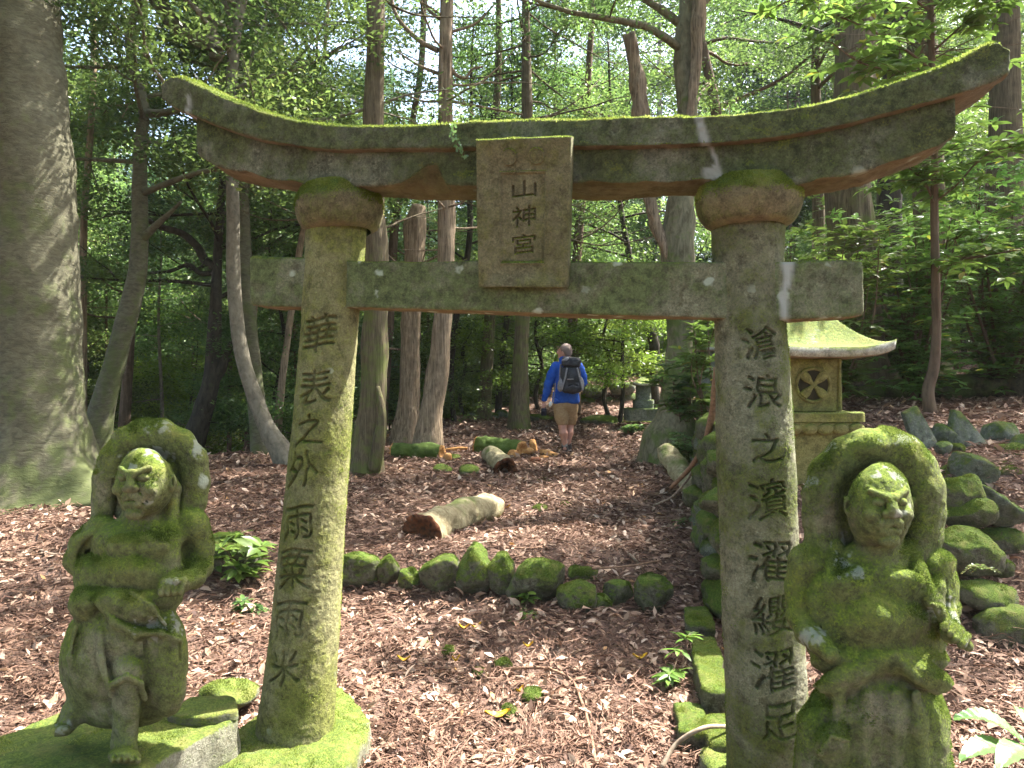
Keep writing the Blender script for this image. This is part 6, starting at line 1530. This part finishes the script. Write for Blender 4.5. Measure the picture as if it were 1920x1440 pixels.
tpx([(1625, 745, 122), (1612, 700, 104), (1604, 600, 92), (1598, 450, 84), (1590, 370, 80), (1600, 200, 74), (1606, 0, 66), (1608, -100, 62)], 8.4, M['b_cedar'], M['teal'], 18, seed=23, nl=34, zl=.5, Ll=2.6, nleaf=9000, cedar=True, seg=48, sub=130, ridge=.12, flare=(.2, .3, 5, 2), label='large cedar trunk rising behind the stone shrine', name='cedar_tree')
tpx([(1540, 650, 24), (1535, 500, 22), (1534, 360, 22), (1530, 200, 18)], 13.5, M['b_cedar'], M['teal'], 14, seed=24, nl=20, zl=.4, Ll=2.2, nleaf=8000, cedar=True, seg=14, label='narrow far cedar seen between the right pillar and the large cedar', name='cedar_tree')
tpx([(1672, 720, 60), (1668, 600, 52), (1666, 480, 46), (1668, 350, 42), (1672, 200, 36)], 11.5, M['b_dark'], M['teal'], 15, seed=25, nl=24, zl=.4, Ll=2.4, nleaf=9000, cedar=True, seg=20, label='dark cedar trunk just right of the large cedar', name='cedar_tree')
tpx([(1882, 640, 76), (1880, 500, 68), (1882, 380, 62), (1884, 250, 54), (1886, 100, 46)], 10.5, M['b_cedar'], M['teal'], 16, seed=26, nl=24, zl=.45, Ll=2.4, nleaf=9000, cedar=True, seg=28, label='thick cedar trunk near the right edge behind the laurels', name='cedar_tree')
tpx([(1748, 640, 60), (1742, 400, 54), (1736, 200, 52), (1728, 60, 50), (1724, -60, 46)], 12.5, M['b_cedar'], M['teal'], 17, seed=27, nl=24, zl=.5, Ll=2.4, nleaf=9000, cedar=True, seg=22, label='tall cedar behind the upswept right end of the lintel', name='cedar_tree')

# --- whorled laurel shrubs and the sapling
def whorls(name, tips, mat, parent, lsz, seed, per=7):
    r_ = np.random.default_rng(seed); n = len(tips)
    T = np.repeat(np.array([t[0] for t in tips]), per, 0); D_ = np.repeat(np.array([t[1] for t in tips]), per, 0)
    a = np.tile(np.arange(per) / per * 6.283, n) + np.repeat(r_.random(n) * 6, per)
    h = np.stack([np.cos(a), np.sin(a), 0 * a], -1); m = n * per
    d = h + D_ * r_.uniform(.1, .6, (m, 1)) + r_.normal(0, .15, (m, 3)) + np.array([0, 0, .1])
    d /= np.linalg.norm(d, axis=1, keepdims=True)
    nn = np.array([0, 0, 1.0]) + D_ * .3 + r_.normal(0, .25, (m, 3)); nn /= np.linalg.norm(nn, axis=1, keepdims=True)
    nn = nn - d * (nn * d).sum(1, keepdims=True); nn /= np.linalg.norm(nn, axis=1, keepdims=True)
    L = r_.uniform(lsz * .55, lsz * 1.1, m)
    return leaves(name, T - D_ * r_.uniform(0, .03, (m, 1)), nn, L, L * r_.uniform(.3, .4, m), mat, parent, d=d, curl=.05, pts=7, rnd=np.clip(r_.normal(.5, .22, m), 0, 1))
def shrub(x, y, H, spread, nst, ntw, lsz, mat, label, name='laurel_shrub', seed=1, group=None, cat='shrub', trunkmat=None, base=None, z=None, per=7):
    r_ = np.random.default_rng(seed * 3 + 2); zb = float(gz(x, y)) - .03 if z is None else z
    root = empty(name, (x, y, zb), label, cat, group); A = Acc(); tips = []
    for i in range(nst):
        az = r_.uniform(0, 6.28); top = np.array([x + math.cos(az) * spread * r_.uniform(.2, .8), y + math.sin(az) * spread * r_.uniform(.2, .8), zb + H * r_.uniform(.7, 1)])
        b = np.array([x + r_.normal(0, .05), y + r_.normal(0, .05), zb]); mid = (b + top) / 2 + r_.normal(0, .08, 3)
        q = [b, mid, top]; A.add(tube(q, [.016 * H / 1.5, .010 * H / 1.5, .004], 6, 0, sub=14)); C = smoothcurve(q, 12)
        for k in range(ntw):
            u = r_.integers(1, 12); p = C[u]; a2 = r_.uniform(0, 6.28); L = r_.uniform(.15, .5) * spread
            tw = limb_path(p, a2, L, r_.uniform(.1, .9), r_, 0, 3); A.add(tube(tw, [.004, .003, .002, .0015], 4, 0, sub=5))
            d = tw[-1] - tw[-2]; d /= np.linalg.norm(d); tips.append((tw[-1], d)); tips.append(((tw[1] + tw[2]) / 2, d))
    A.obj('stems', trunkmat or M['b_brown'], root)
    whorls('leaves', tips, mat, root, lsz, seed, per)
    return root
# sapling with a bent foot on the bank
def sapling():
    D = 6.4
    tr = [(1752, 795, 26), (1742, 760, 22), (1740, 735, 21), (1750, 695, 19), (1755, 640, 17), (1754, 520, 15), (1752, 400, 14), (1752, 300, 13), (1748, 150, 12), (1744, 0, 11), (1740, -120, 9)]
    pts = [P(x, y, D) for x, y, w_ in tr]; rad = [w_ / 2 / FPX * D for *_, w_ in tr]
    root = empty('laurel_sapling', tuple(pts[0]), 'thin laurel sapling with a bent foot, right of the shrine', 'tree')
    A = Acc(); A.add(tube(pts, rad, 14, .1, 9, 3, sub=110)); r_ = np.random.default_rng(44); tips = []
    C = smoothcurve(np.array([list(p) for p in pts]), 60)
    br = [([P(1756, 510, D), P(1800, 488, 6.2), P(1860, 478, 6.0), P(1930, 462, 5.8)], .016, .008), ([P(1752, 385, D), P(1735, 345, 6.3), P(1700, 310, 6.2)], .012, .006), ([P(1752, 380, D), P(1790, 350, 6.3), P(1850, 290, 6.1), P(1915, 270, 6)], .010, .005),
          ([P(1745, 130, D), P(1700, 95, 6.2), P(1640, 60, 6.0), P(1560, 25, 5.8)], .013, .006), ([P(1745, 100, D), P(1790, 60, 6.3), P(1850, 0, 6.2)], .012, .006), ([P(1748, 180, D), P(1690, 140, 6.1), P(1600, 110, 5.8), P(1560, 80, 5.7)], .01, .005), ([P(1744, 20, D), P(1680, -20, 6.1), P(1560, -30, 5.6), P(1460, 10, 5.2)], .014, .006), ([P(1742, -40, D), P(1800, -60, 6.0), P(1890, -20, 5.7)], .012, .006)]
    for q, a, b in br:
        q = [np.array(list(p)) for p in q]; A.add(tube(q, np.linspace(a, b, len(q)), 6, 0, sub=24)); c = smoothcurve(np.array(q), 20)
        for k in range(17):
            u = r_.integers(5, 20); p = c[u]; tw = limb_path(p, r_.uniform(0, 6.28), r_.uniform(.12, .5), r_.uniform(-.3, .6), r_, .05, 3)
            A.add(tube(tw, [.004, .003, .002, .0015], 4, 0, sub=5)); d = tw[-1] - tw[-2]; d /= np.linalg.norm(d); tips.append((tw[-1], d)); tips.append(((tw[1] + tw[2]) / 2, d))
    for k in range(70):
        p = C[r_.integers(30, 60)]; tw = limb_path(p, r_.uniform(0, 6.28), r_.uniform(.3, .9), r_.uniform(0, .6), r_, .03, 4)
        A.add(tube(tw, [.006, .005, .004, .003, .002], 4, 0, sub=6)); d = tw[-1] - tw[-2]; d /= np.linalg.norm(d); tips.append((tw[-1], d)); tips.append((tw[2], d))
    A.obj('trunk', M['b_brown'], root); whorls('crown', tips, M['bright'], root, .14, 5)
sapling()
for i, (x, y, H, sp, nst, ntw, lb) in enumerate([(3.15, 7.2, 1.7, .8, 8, 26, 'laurel shrub directly right of the large cedar\'s foot'), (4.1, 7.3, 2.0, 1.0, 9, 30, 'full laurel shrub just behind the bent sapling'), (5.2, 7.6, 2.2, 1.1, 9, 30, 'tall laurel shrub near the right edge of the view'),
        (4.7, 8.8, 2.6, 1.3, 10, 32, 'taller laurel thicket behind the bent sapling'), (6.1, 8.9, 3.0, 1.4, 10, 32, 'laurel thicket at the right edge before the thick cedar'), (3.9, 9.6, 2.6, 1.2, 9, 28, 'laurel shrub between the large and the dark cedar'), (5.3, 6.4, 1.1, .7, 7, 18, 'low laurel shrub at the right edge above the fallen trunk'), (6.6, 7.4, 2.4, 1.1, 9, 26, 'laurel shrub cut by the right edge of the view')]):
    shrub(x, y, H, sp, nst, ntw, .125, M['bright'], lb, seed=60 + i, group='laurel shrubs on the right bank')
shrub(1.75, 7.3, .62, .42, 6, 9, .13, M['leaf'], 'glossy narrow-leaved shrub growing out of the wall top', seed=80, name='narrow_leaved_shrub', z=1.12)
shrub(1.95, 7.0, 1.1, .35, 4, 9, .12, M['bright'], 'upright light green shrub on the wall beside the right pillar', seed=81, name='narrow_leaved_shrub', z=1.1)
shrub(2.25, 9.0, .5, .5, 5, 9, .10, M['leaf'], 'small shrub at the mossy tree\'s root by the wall', seed=82, name='narrow_leaved_shrub')
for i, (px, py, H, sp, n, lb) in enumerate([(470, 1080, .30, .30, 4, 'spreading long-leaved plant beside the left pillar'), (485, 1150, .16, .15, 2, 'small seedling low behind the left pillar'), (1190, 815, .2, .25, 4, 'leafy plant before the distant little shrine'), (1150, 1005, .06, .1, 1, ''), (1335, 1000, .12, .12, 2, 'seedling with dark leaves at the foot of the wall'),
        (1285, 990, .10, .12, 2, 'pale-leaved seedling beneath the leaning split log'), (985, 1140, .12, .08, 2, 'tiny bright fern seedling below the biggest boulder'), (650, 800, .25, .3, 5, 'low green plant on the left slope beyond the clearing'), (215, 905, .18, .16, 3, 'seedling left of the statue\'s halo near the huge tree'), (100, 915, .14, .14, 2, 'small seedling at the huge tree\'s foot'), (1245, 1278, .09, .14, 2, 'pale compound-leaved seedling beside the kerb')]):
    if not lb: continue
    g = G(px, py); shrub(g.x, g.y, H, sp, n, 4, .09 if H < .2 else .15, M['bright'] if i in (0, 6, 10) else M['leaf'], lb, seed=90 + i, name='seedling', cat='plant', group='seedlings on the forest floor', per=6)
# broad pale leaves at the bottom right corner
def bigleaf():
    g = P(1900, 1400, 2.65); root = empty('broad_leaved_plant', (g.x + .1, g.y, g.z - .12), 'glossy plant with very broad pale green leaves in the bottom right corner', 'plant')
    A = Acc(); base = np.array([g.x + .12, g.y + .02, g.z - .15])
    for k, (tx, ty, td, w_, px0, py0) in enumerate([(1788, 1352, 2.7, .13, 1925, 1400), (1800, 1430, 2.5, .13, 1930, 1425), (1905, 1335, 2.8, .10, 1960, 1400), (1870, 1450, 2.4, .12, 1950, 1420), (1985, 1330, 2.7, .14, 1960, 1420)]):
        a = np.array(list(P(px0, py0, 2.62))); b = np.array(list(P(tx, ty, td))); n = 26; m = 11
        t = np.linspace(0, 1, n)[:, None, None]; s = np.linspace(-1, 1, m)[None, :, None]
        d = b - a; L = np.linalg.norm(d); sd_ = np.cross(d, [0, 0, 1]); sd_ /= np.linalg.norm(sd_)
        w = w_ * (np.sin(np.clip(t * .96 + .02, 0, 1) ** .75 * math.pi) ** .8)
        V = a + d * t + sd_ * s * w * .5 + np.array([0, 0, 1]) * (.05 * np.sin(t * math.pi) + .016 * np.abs(s) ** .8 + .004 * np.sin(t * 60 - np.abs(s) * 6))
        i = np.arange(n - 1)[:, None] * m; j = np.arange(m - 1)[None]
        F = np.stack([i + j, i + j + 1, i + m + j + 1, i + m + j], -1).reshape(-1, 4)
        obj('leaf', V.reshape(-1, 3), F, M['bigleaf'], root, smooth=True, face_rnd=np.full(len(F), .3 + .12 * k)); A.add(tube([base, (base + a) / 2 + np.array([0, 0, .03]), a], [.006, .005, .004], 6, 0, sub=10))
    A.obj('stalks', M['b_brown'], root)
bigleaf()
def fern(px, py, D, sc_, lb, seed):
    r_ = np.random.default_rng(seed); c = np.array(list(P(px, py, D))); root = empty('small_fern', tuple(c), lb, 'fern', 'little ferns on the stones'); A = Acc(); PP, DD = [], []
    for k in range(5):
        a = r_.uniform(0, 6.28) if k else 3.9; q = limb_path(c, a, sc_, .7, r_, .25, 5); A.add(tube(q, [.002] * 6, 4, 0, sub=10)); C = smoothcurve(np.array(q), 14); T = C[-1] - C[0]; T[2] = 0; T /= np.linalg.norm(T) + 1e-9; S_ = np.array([-T[1], T[0], 0])
        for i in range(2, 14):
            for e in (-1, 1): PP.append(C[i]); DD.append(S_ * e + T * .4)
    PP = np.array(PP); DD = np.array(DD); L = np.tile(np.repeat(np.linspace(.3, .08, 12) * sc_ * 1.1, 2), 5)
    A.obj('stalks', M['b_brown'], root); nn = np.tile([0, 0, 1.0], (len(PP), 1)) + r_.normal(0, .2, (len(PP), 3)); nn /= np.linalg.norm(nn, axis=1, keepdims=True)
    leaves('fronds', PP, nn, L, L * .42, M['bright'], root, d=DD)
fern(1838, 1065, 3.62, .10, 'little bright fern on the largest boulder of the pile', 1)
fern(985, 1150, 4.5, .11, 'small fern rooted below the biggest boulder of the row', 2)
# creeper hanging over the lintel
A_ = Acc(); cr = empty('creeper_vine', on_plane(850, 240, -.18), 'tiny round-leaved creeper trailing down the lintel left of the tablet', 'vine')
q = [on_plane(x, y, -.19) for x, y in ((852, 236), (848, 250), (854, 264), (862, 275), (868, 286), (871, 297))]
V, F4, F3 = tube(q, [.0015] * 6, 4, 0, sub=20); obj('stem', V, [F4, F3], M['b_brown'], cr)
c = smoothcurve(np.array(q), 26); n = np.tile(-NB, (52, 1)) + rng.normal(0, .3, (52, 3)); n /= np.linalg.norm(n, axis=1, keepdims=True)
leaves('leaves', np.repeat(c, 2, 0) + rng.normal(0, .006, (52, 3)) - NB * .008, n, rng.uniform(.010, .018, 52), rng.uniform(.009, .014, 52), M['bigleaf'], cr)
# curled yellow leaves on the path
M['yellow'] = plain('yellow dead leaf', (.62, .40, .02), (.45, .22, .02), .5, 30)
for i, (x, y, s_, a, lb) in enumerate([(933, 1357, .085, .2, 'curling bright yellow leaf at the centre of the near path'), (870, 1190, .045, .1, 'orange-yellow leaf left one of the pair on the path'), (892, 1188, .045, .4, 'orange-yellow leaf right one of the pair on the path'), (757, 1252, .05, -.1, 'yellow leaf near the left pillar\'s footing'), (1200, 1248, .055, .1, 'long yellow-green leaf near the kerb'), (975, 1313, .04, .9, 'small orange curled leaf beside the moss cushion'), (990, 1225, .04, .2, 'thin tan leaf in the middle of the near path'), (855, 1252, .032, .5, 'small rust-red leaf on the near path'), (950, 958, .05, .2, 'pale yellow leaf behind the log')]):
    g = G(x, y, .03); n = 12; t = np.linspace(0, 1, n)[:, None, None]; s = np.linspace(-1, 1, 5)[None, :, None]
    dx = np.array([math.cos(a), math.sin(a), 0]); dy = np.array([-math.sin(a), math.cos(a), 0]); w = .32 * s_ * np.sin(t * math.pi) ** .7
    V = np.array(list(g)) + dx * (t - .5) * s_ * 1.5 + dy * s * w + np.array([0, 0, 1]) * (.012 * np.abs(s) + .014 * np.cos((t - .5) * 5) * -1 + .014)
    ii = np.arange(n - 1)[:, None] * 5; j = np.arange(4)[None]; F = np.stack([ii + j, ii + j + 1, ii + 6 + j, ii + 5 + j], -1).reshape(-1, 4)
    tag(obj('dead_leaf', V.reshape(-1, 3), F, M['yellow'], smooth=True, loc=tuple(g)), lb, 'leaf', 'bright dead leaves on the path')

# --- the wood behind: a few grown forms, copied as separate trees
def copy_tree(o, loc, rz, s, label=None):
    c = o.copy(); COL.objects.link(c); c.location = loc; c.rotation_euler = (0, 0, rz); c.scale = (s, s, s)
    if label: c['label'] = label
    for ch in [x for x in o.children]:
        d = ch.copy(); COL.objects.link(d); d.parent = c
    return c
kinds = []
def kind(name, label, group, **k):
    r = grow(name=name, label=label, group=group, loc=(0, 0, 0), **k); kinds.append(r); return r
UND = [kind('understory_tree', 'bushy evergreen understory tree in the woods behind the gate', 'understory trees in the woods', pts=[(0, 0, -.4), (.1, 0, 1.2), (-.1, .1, 2.6), (.1, 0, 4)], rad=[.07, .06, .045, .03], mat=M['b_dark'], leafm=M['lime'] if s % 2 else M['leaf'], H=6, nl=22, zl=.12, Ll=1.9, nleaf=22000, lsz=(.055, .12), csz=.5, seed=100 + s, seg=8, sub=24) for s in range(4)]
CAN = [kind('canopy_tree', 'tall broadleaf tree in the woods behind the gate', 'tall broadleaf trees in the woods', pts=[(0, 0, -.5), (.15, .1, 3), (0, .2, 6), (.2, 0, 9)], rad=[.17, .14, .11, .08], mat=M['b_brown'] if s else M['b_grey'], leafm=M['lime'] if s == 2 else M['leaf'], H=14, nl=26, zl=.3, Ll=3.8, nleaf=30000, lsz=(.075, .16), csz=.75, seed=110 + s, seg=10, sub=30) for s in range(4)]
CED = [kind('far_cedar', 'straight cedar in the woods behind the gate', 'cedars in the woods', pts=[(0, 0, -.5), (.02, 0, 5), (0, .05, 11)], rad=[.16, .13, .09], mat=M['b_brown'], leafm=M['teal'], H=18, nl=52, zl=.3, Ll=2.6, nleaf=26000, cedar=True, lsz=(.12, .28), csz=.45, seed=120 + s, seg=10, sub=30, dead=8, deadrange=(2, 6)) for s in range(2)]
POL = [kind('pole_tree', 'thin bare-stemmed tree in the woods behind the gate', 'thin pole trees in the woods', pts=[(0, 0, -.4), (.05, 0, 3), (-.03, .05, 6)], rad=[.055, .045, .035], mat=M['b_brown'] if s else M['b_grey'], leafm=M['leaf'], H=10, nl=12, zl=.5, Ll=1.5, nleaf=6000, lsz=(.06, .14), csz=.5, seed=130 + s, seg=7, sub=20, dead=3, deadrange=(1.5, 5)) for s in range(2)]
used = set()
def plant(kd, x, y, s=1.0, label=None):
    o = kd[random.randrange(len(kd))]; z = float(gz(x, y)); rz = random.uniform(0, 6.28)
    if o.name in used: return copy_tree(o, (x, y, z), rz, s, label)
    used.add(o.name); o.location = (x, y, z); o.rotation_euler = (0, 0, rz); o.scale = (s, s, s)
    if label: o['label'] = label
random.seed(21)
def tooclose(x, y, L, d): return any((x - a) ** 2 + (y - b) ** 2 < d * d for a, b in L)
pl_ = []
def fill(kd, n, y0, y1, d, s0, s1, xf=.80, cond=None):
    k = 0; t = 0
    while k < n and t < 4000:
        t += 1; y = random.uniform(y0, y1); x = random.uniform(-1, 1) * (xf * y + 2)
        if tooclose(x, y, pl_, d) or (cond and not cond(x, y)): continue
        pl_.append((x, y)); plant(kd, x, y, random.uniform(s0, s1)); k += 1
clear = lambda x, y: not (-1.2 < x / y * 10 < 2.6 and y < 17)
fill(UND, 28, 13, 24, 1.6, .6, 1.05, cond=lambda x, y: clear(x, y) and not (1.5 < x < 8 and y < 21.5))
fill(UND, 52, 21, 44, 1.9, .9, 1.5)
lane = lambda x, y: clear(x, y) and not (-1 < x < 14 and 12 < y < 25)
fill(CAN, 6, 17, 28, 3.0, .9, 1.2, cond=lambda x, y: lane(x, y) and abs(x) > 5)
fill(CAN, 24, 31, 46, 3.0, 1.0, 1.45)
fill(CED, 8, 15, 28, 2.4, .8, 1.1, cond=lambda x, y: lane(x, y) and abs(x) > 3)
fill(CED, 20, 29, 44, 2.4, .9, 1.25)
fill(POL, 46, 13, 30, 1.0, .8, 1.2, cond=lambda x, y: clear(x, y) and x < 2)
fill(POL, 14, 17, 30, 1.0, .8, 1.2)
# unseen trees added beside and behind the viewpoint to dapple sun and block sky light
for (kd, x, y, s) in ((CAN, 12.5, 11.5, 1.0), (CAN, -7.5, 4.0, .9), (CED, 6.8, -1.5, 1.0), (CAN, -5.0, -4.0, 1.0), (CAN, 3.5, -6.0, 1.0), (CED, -10, 9.5, .9), (CAN, 13, 0, 1.1), (CAN, -10.5, 6.5, .9), (CAN, -5.2, -4.6, .9), (CAN, 5.4, -4, 1), (CAN, -7.5, -.5, 1)):
    plant(kd, x, y, s)
# the far wood as one mass
n = 90000
y = rng.uniform(44, 62, n); x = rng.uniform(-1, 1, n) * (.8 * y + 6)
cz = 9 + 6 * vnoise(np.stack([x, y, 0 * x], -1), .12, 3); z = -5 + rng.random(n) * (cz + 14)
p = np.stack([x, y, z], -1); keep = fbm(p, .28, 3, 7) > -.08 ; p = p[keep]; n = len(p)
nn = rng.normal(0, .6, (n, 3)); nn[:, 2] += .8; nn[:, 1] -= .3; nn /= np.linalg.norm(nn, axis=1, keepdims=True)
L = rng.uniform(.25, .55, n)
leaves('distant_woodland', p, nn, L, L * .5, M['leaf'], kind='stuff', rnd=np.clip(.6 + .4 * vnoise(p, .3, 4) + rng.normal(0, .15, n), 0, 1))
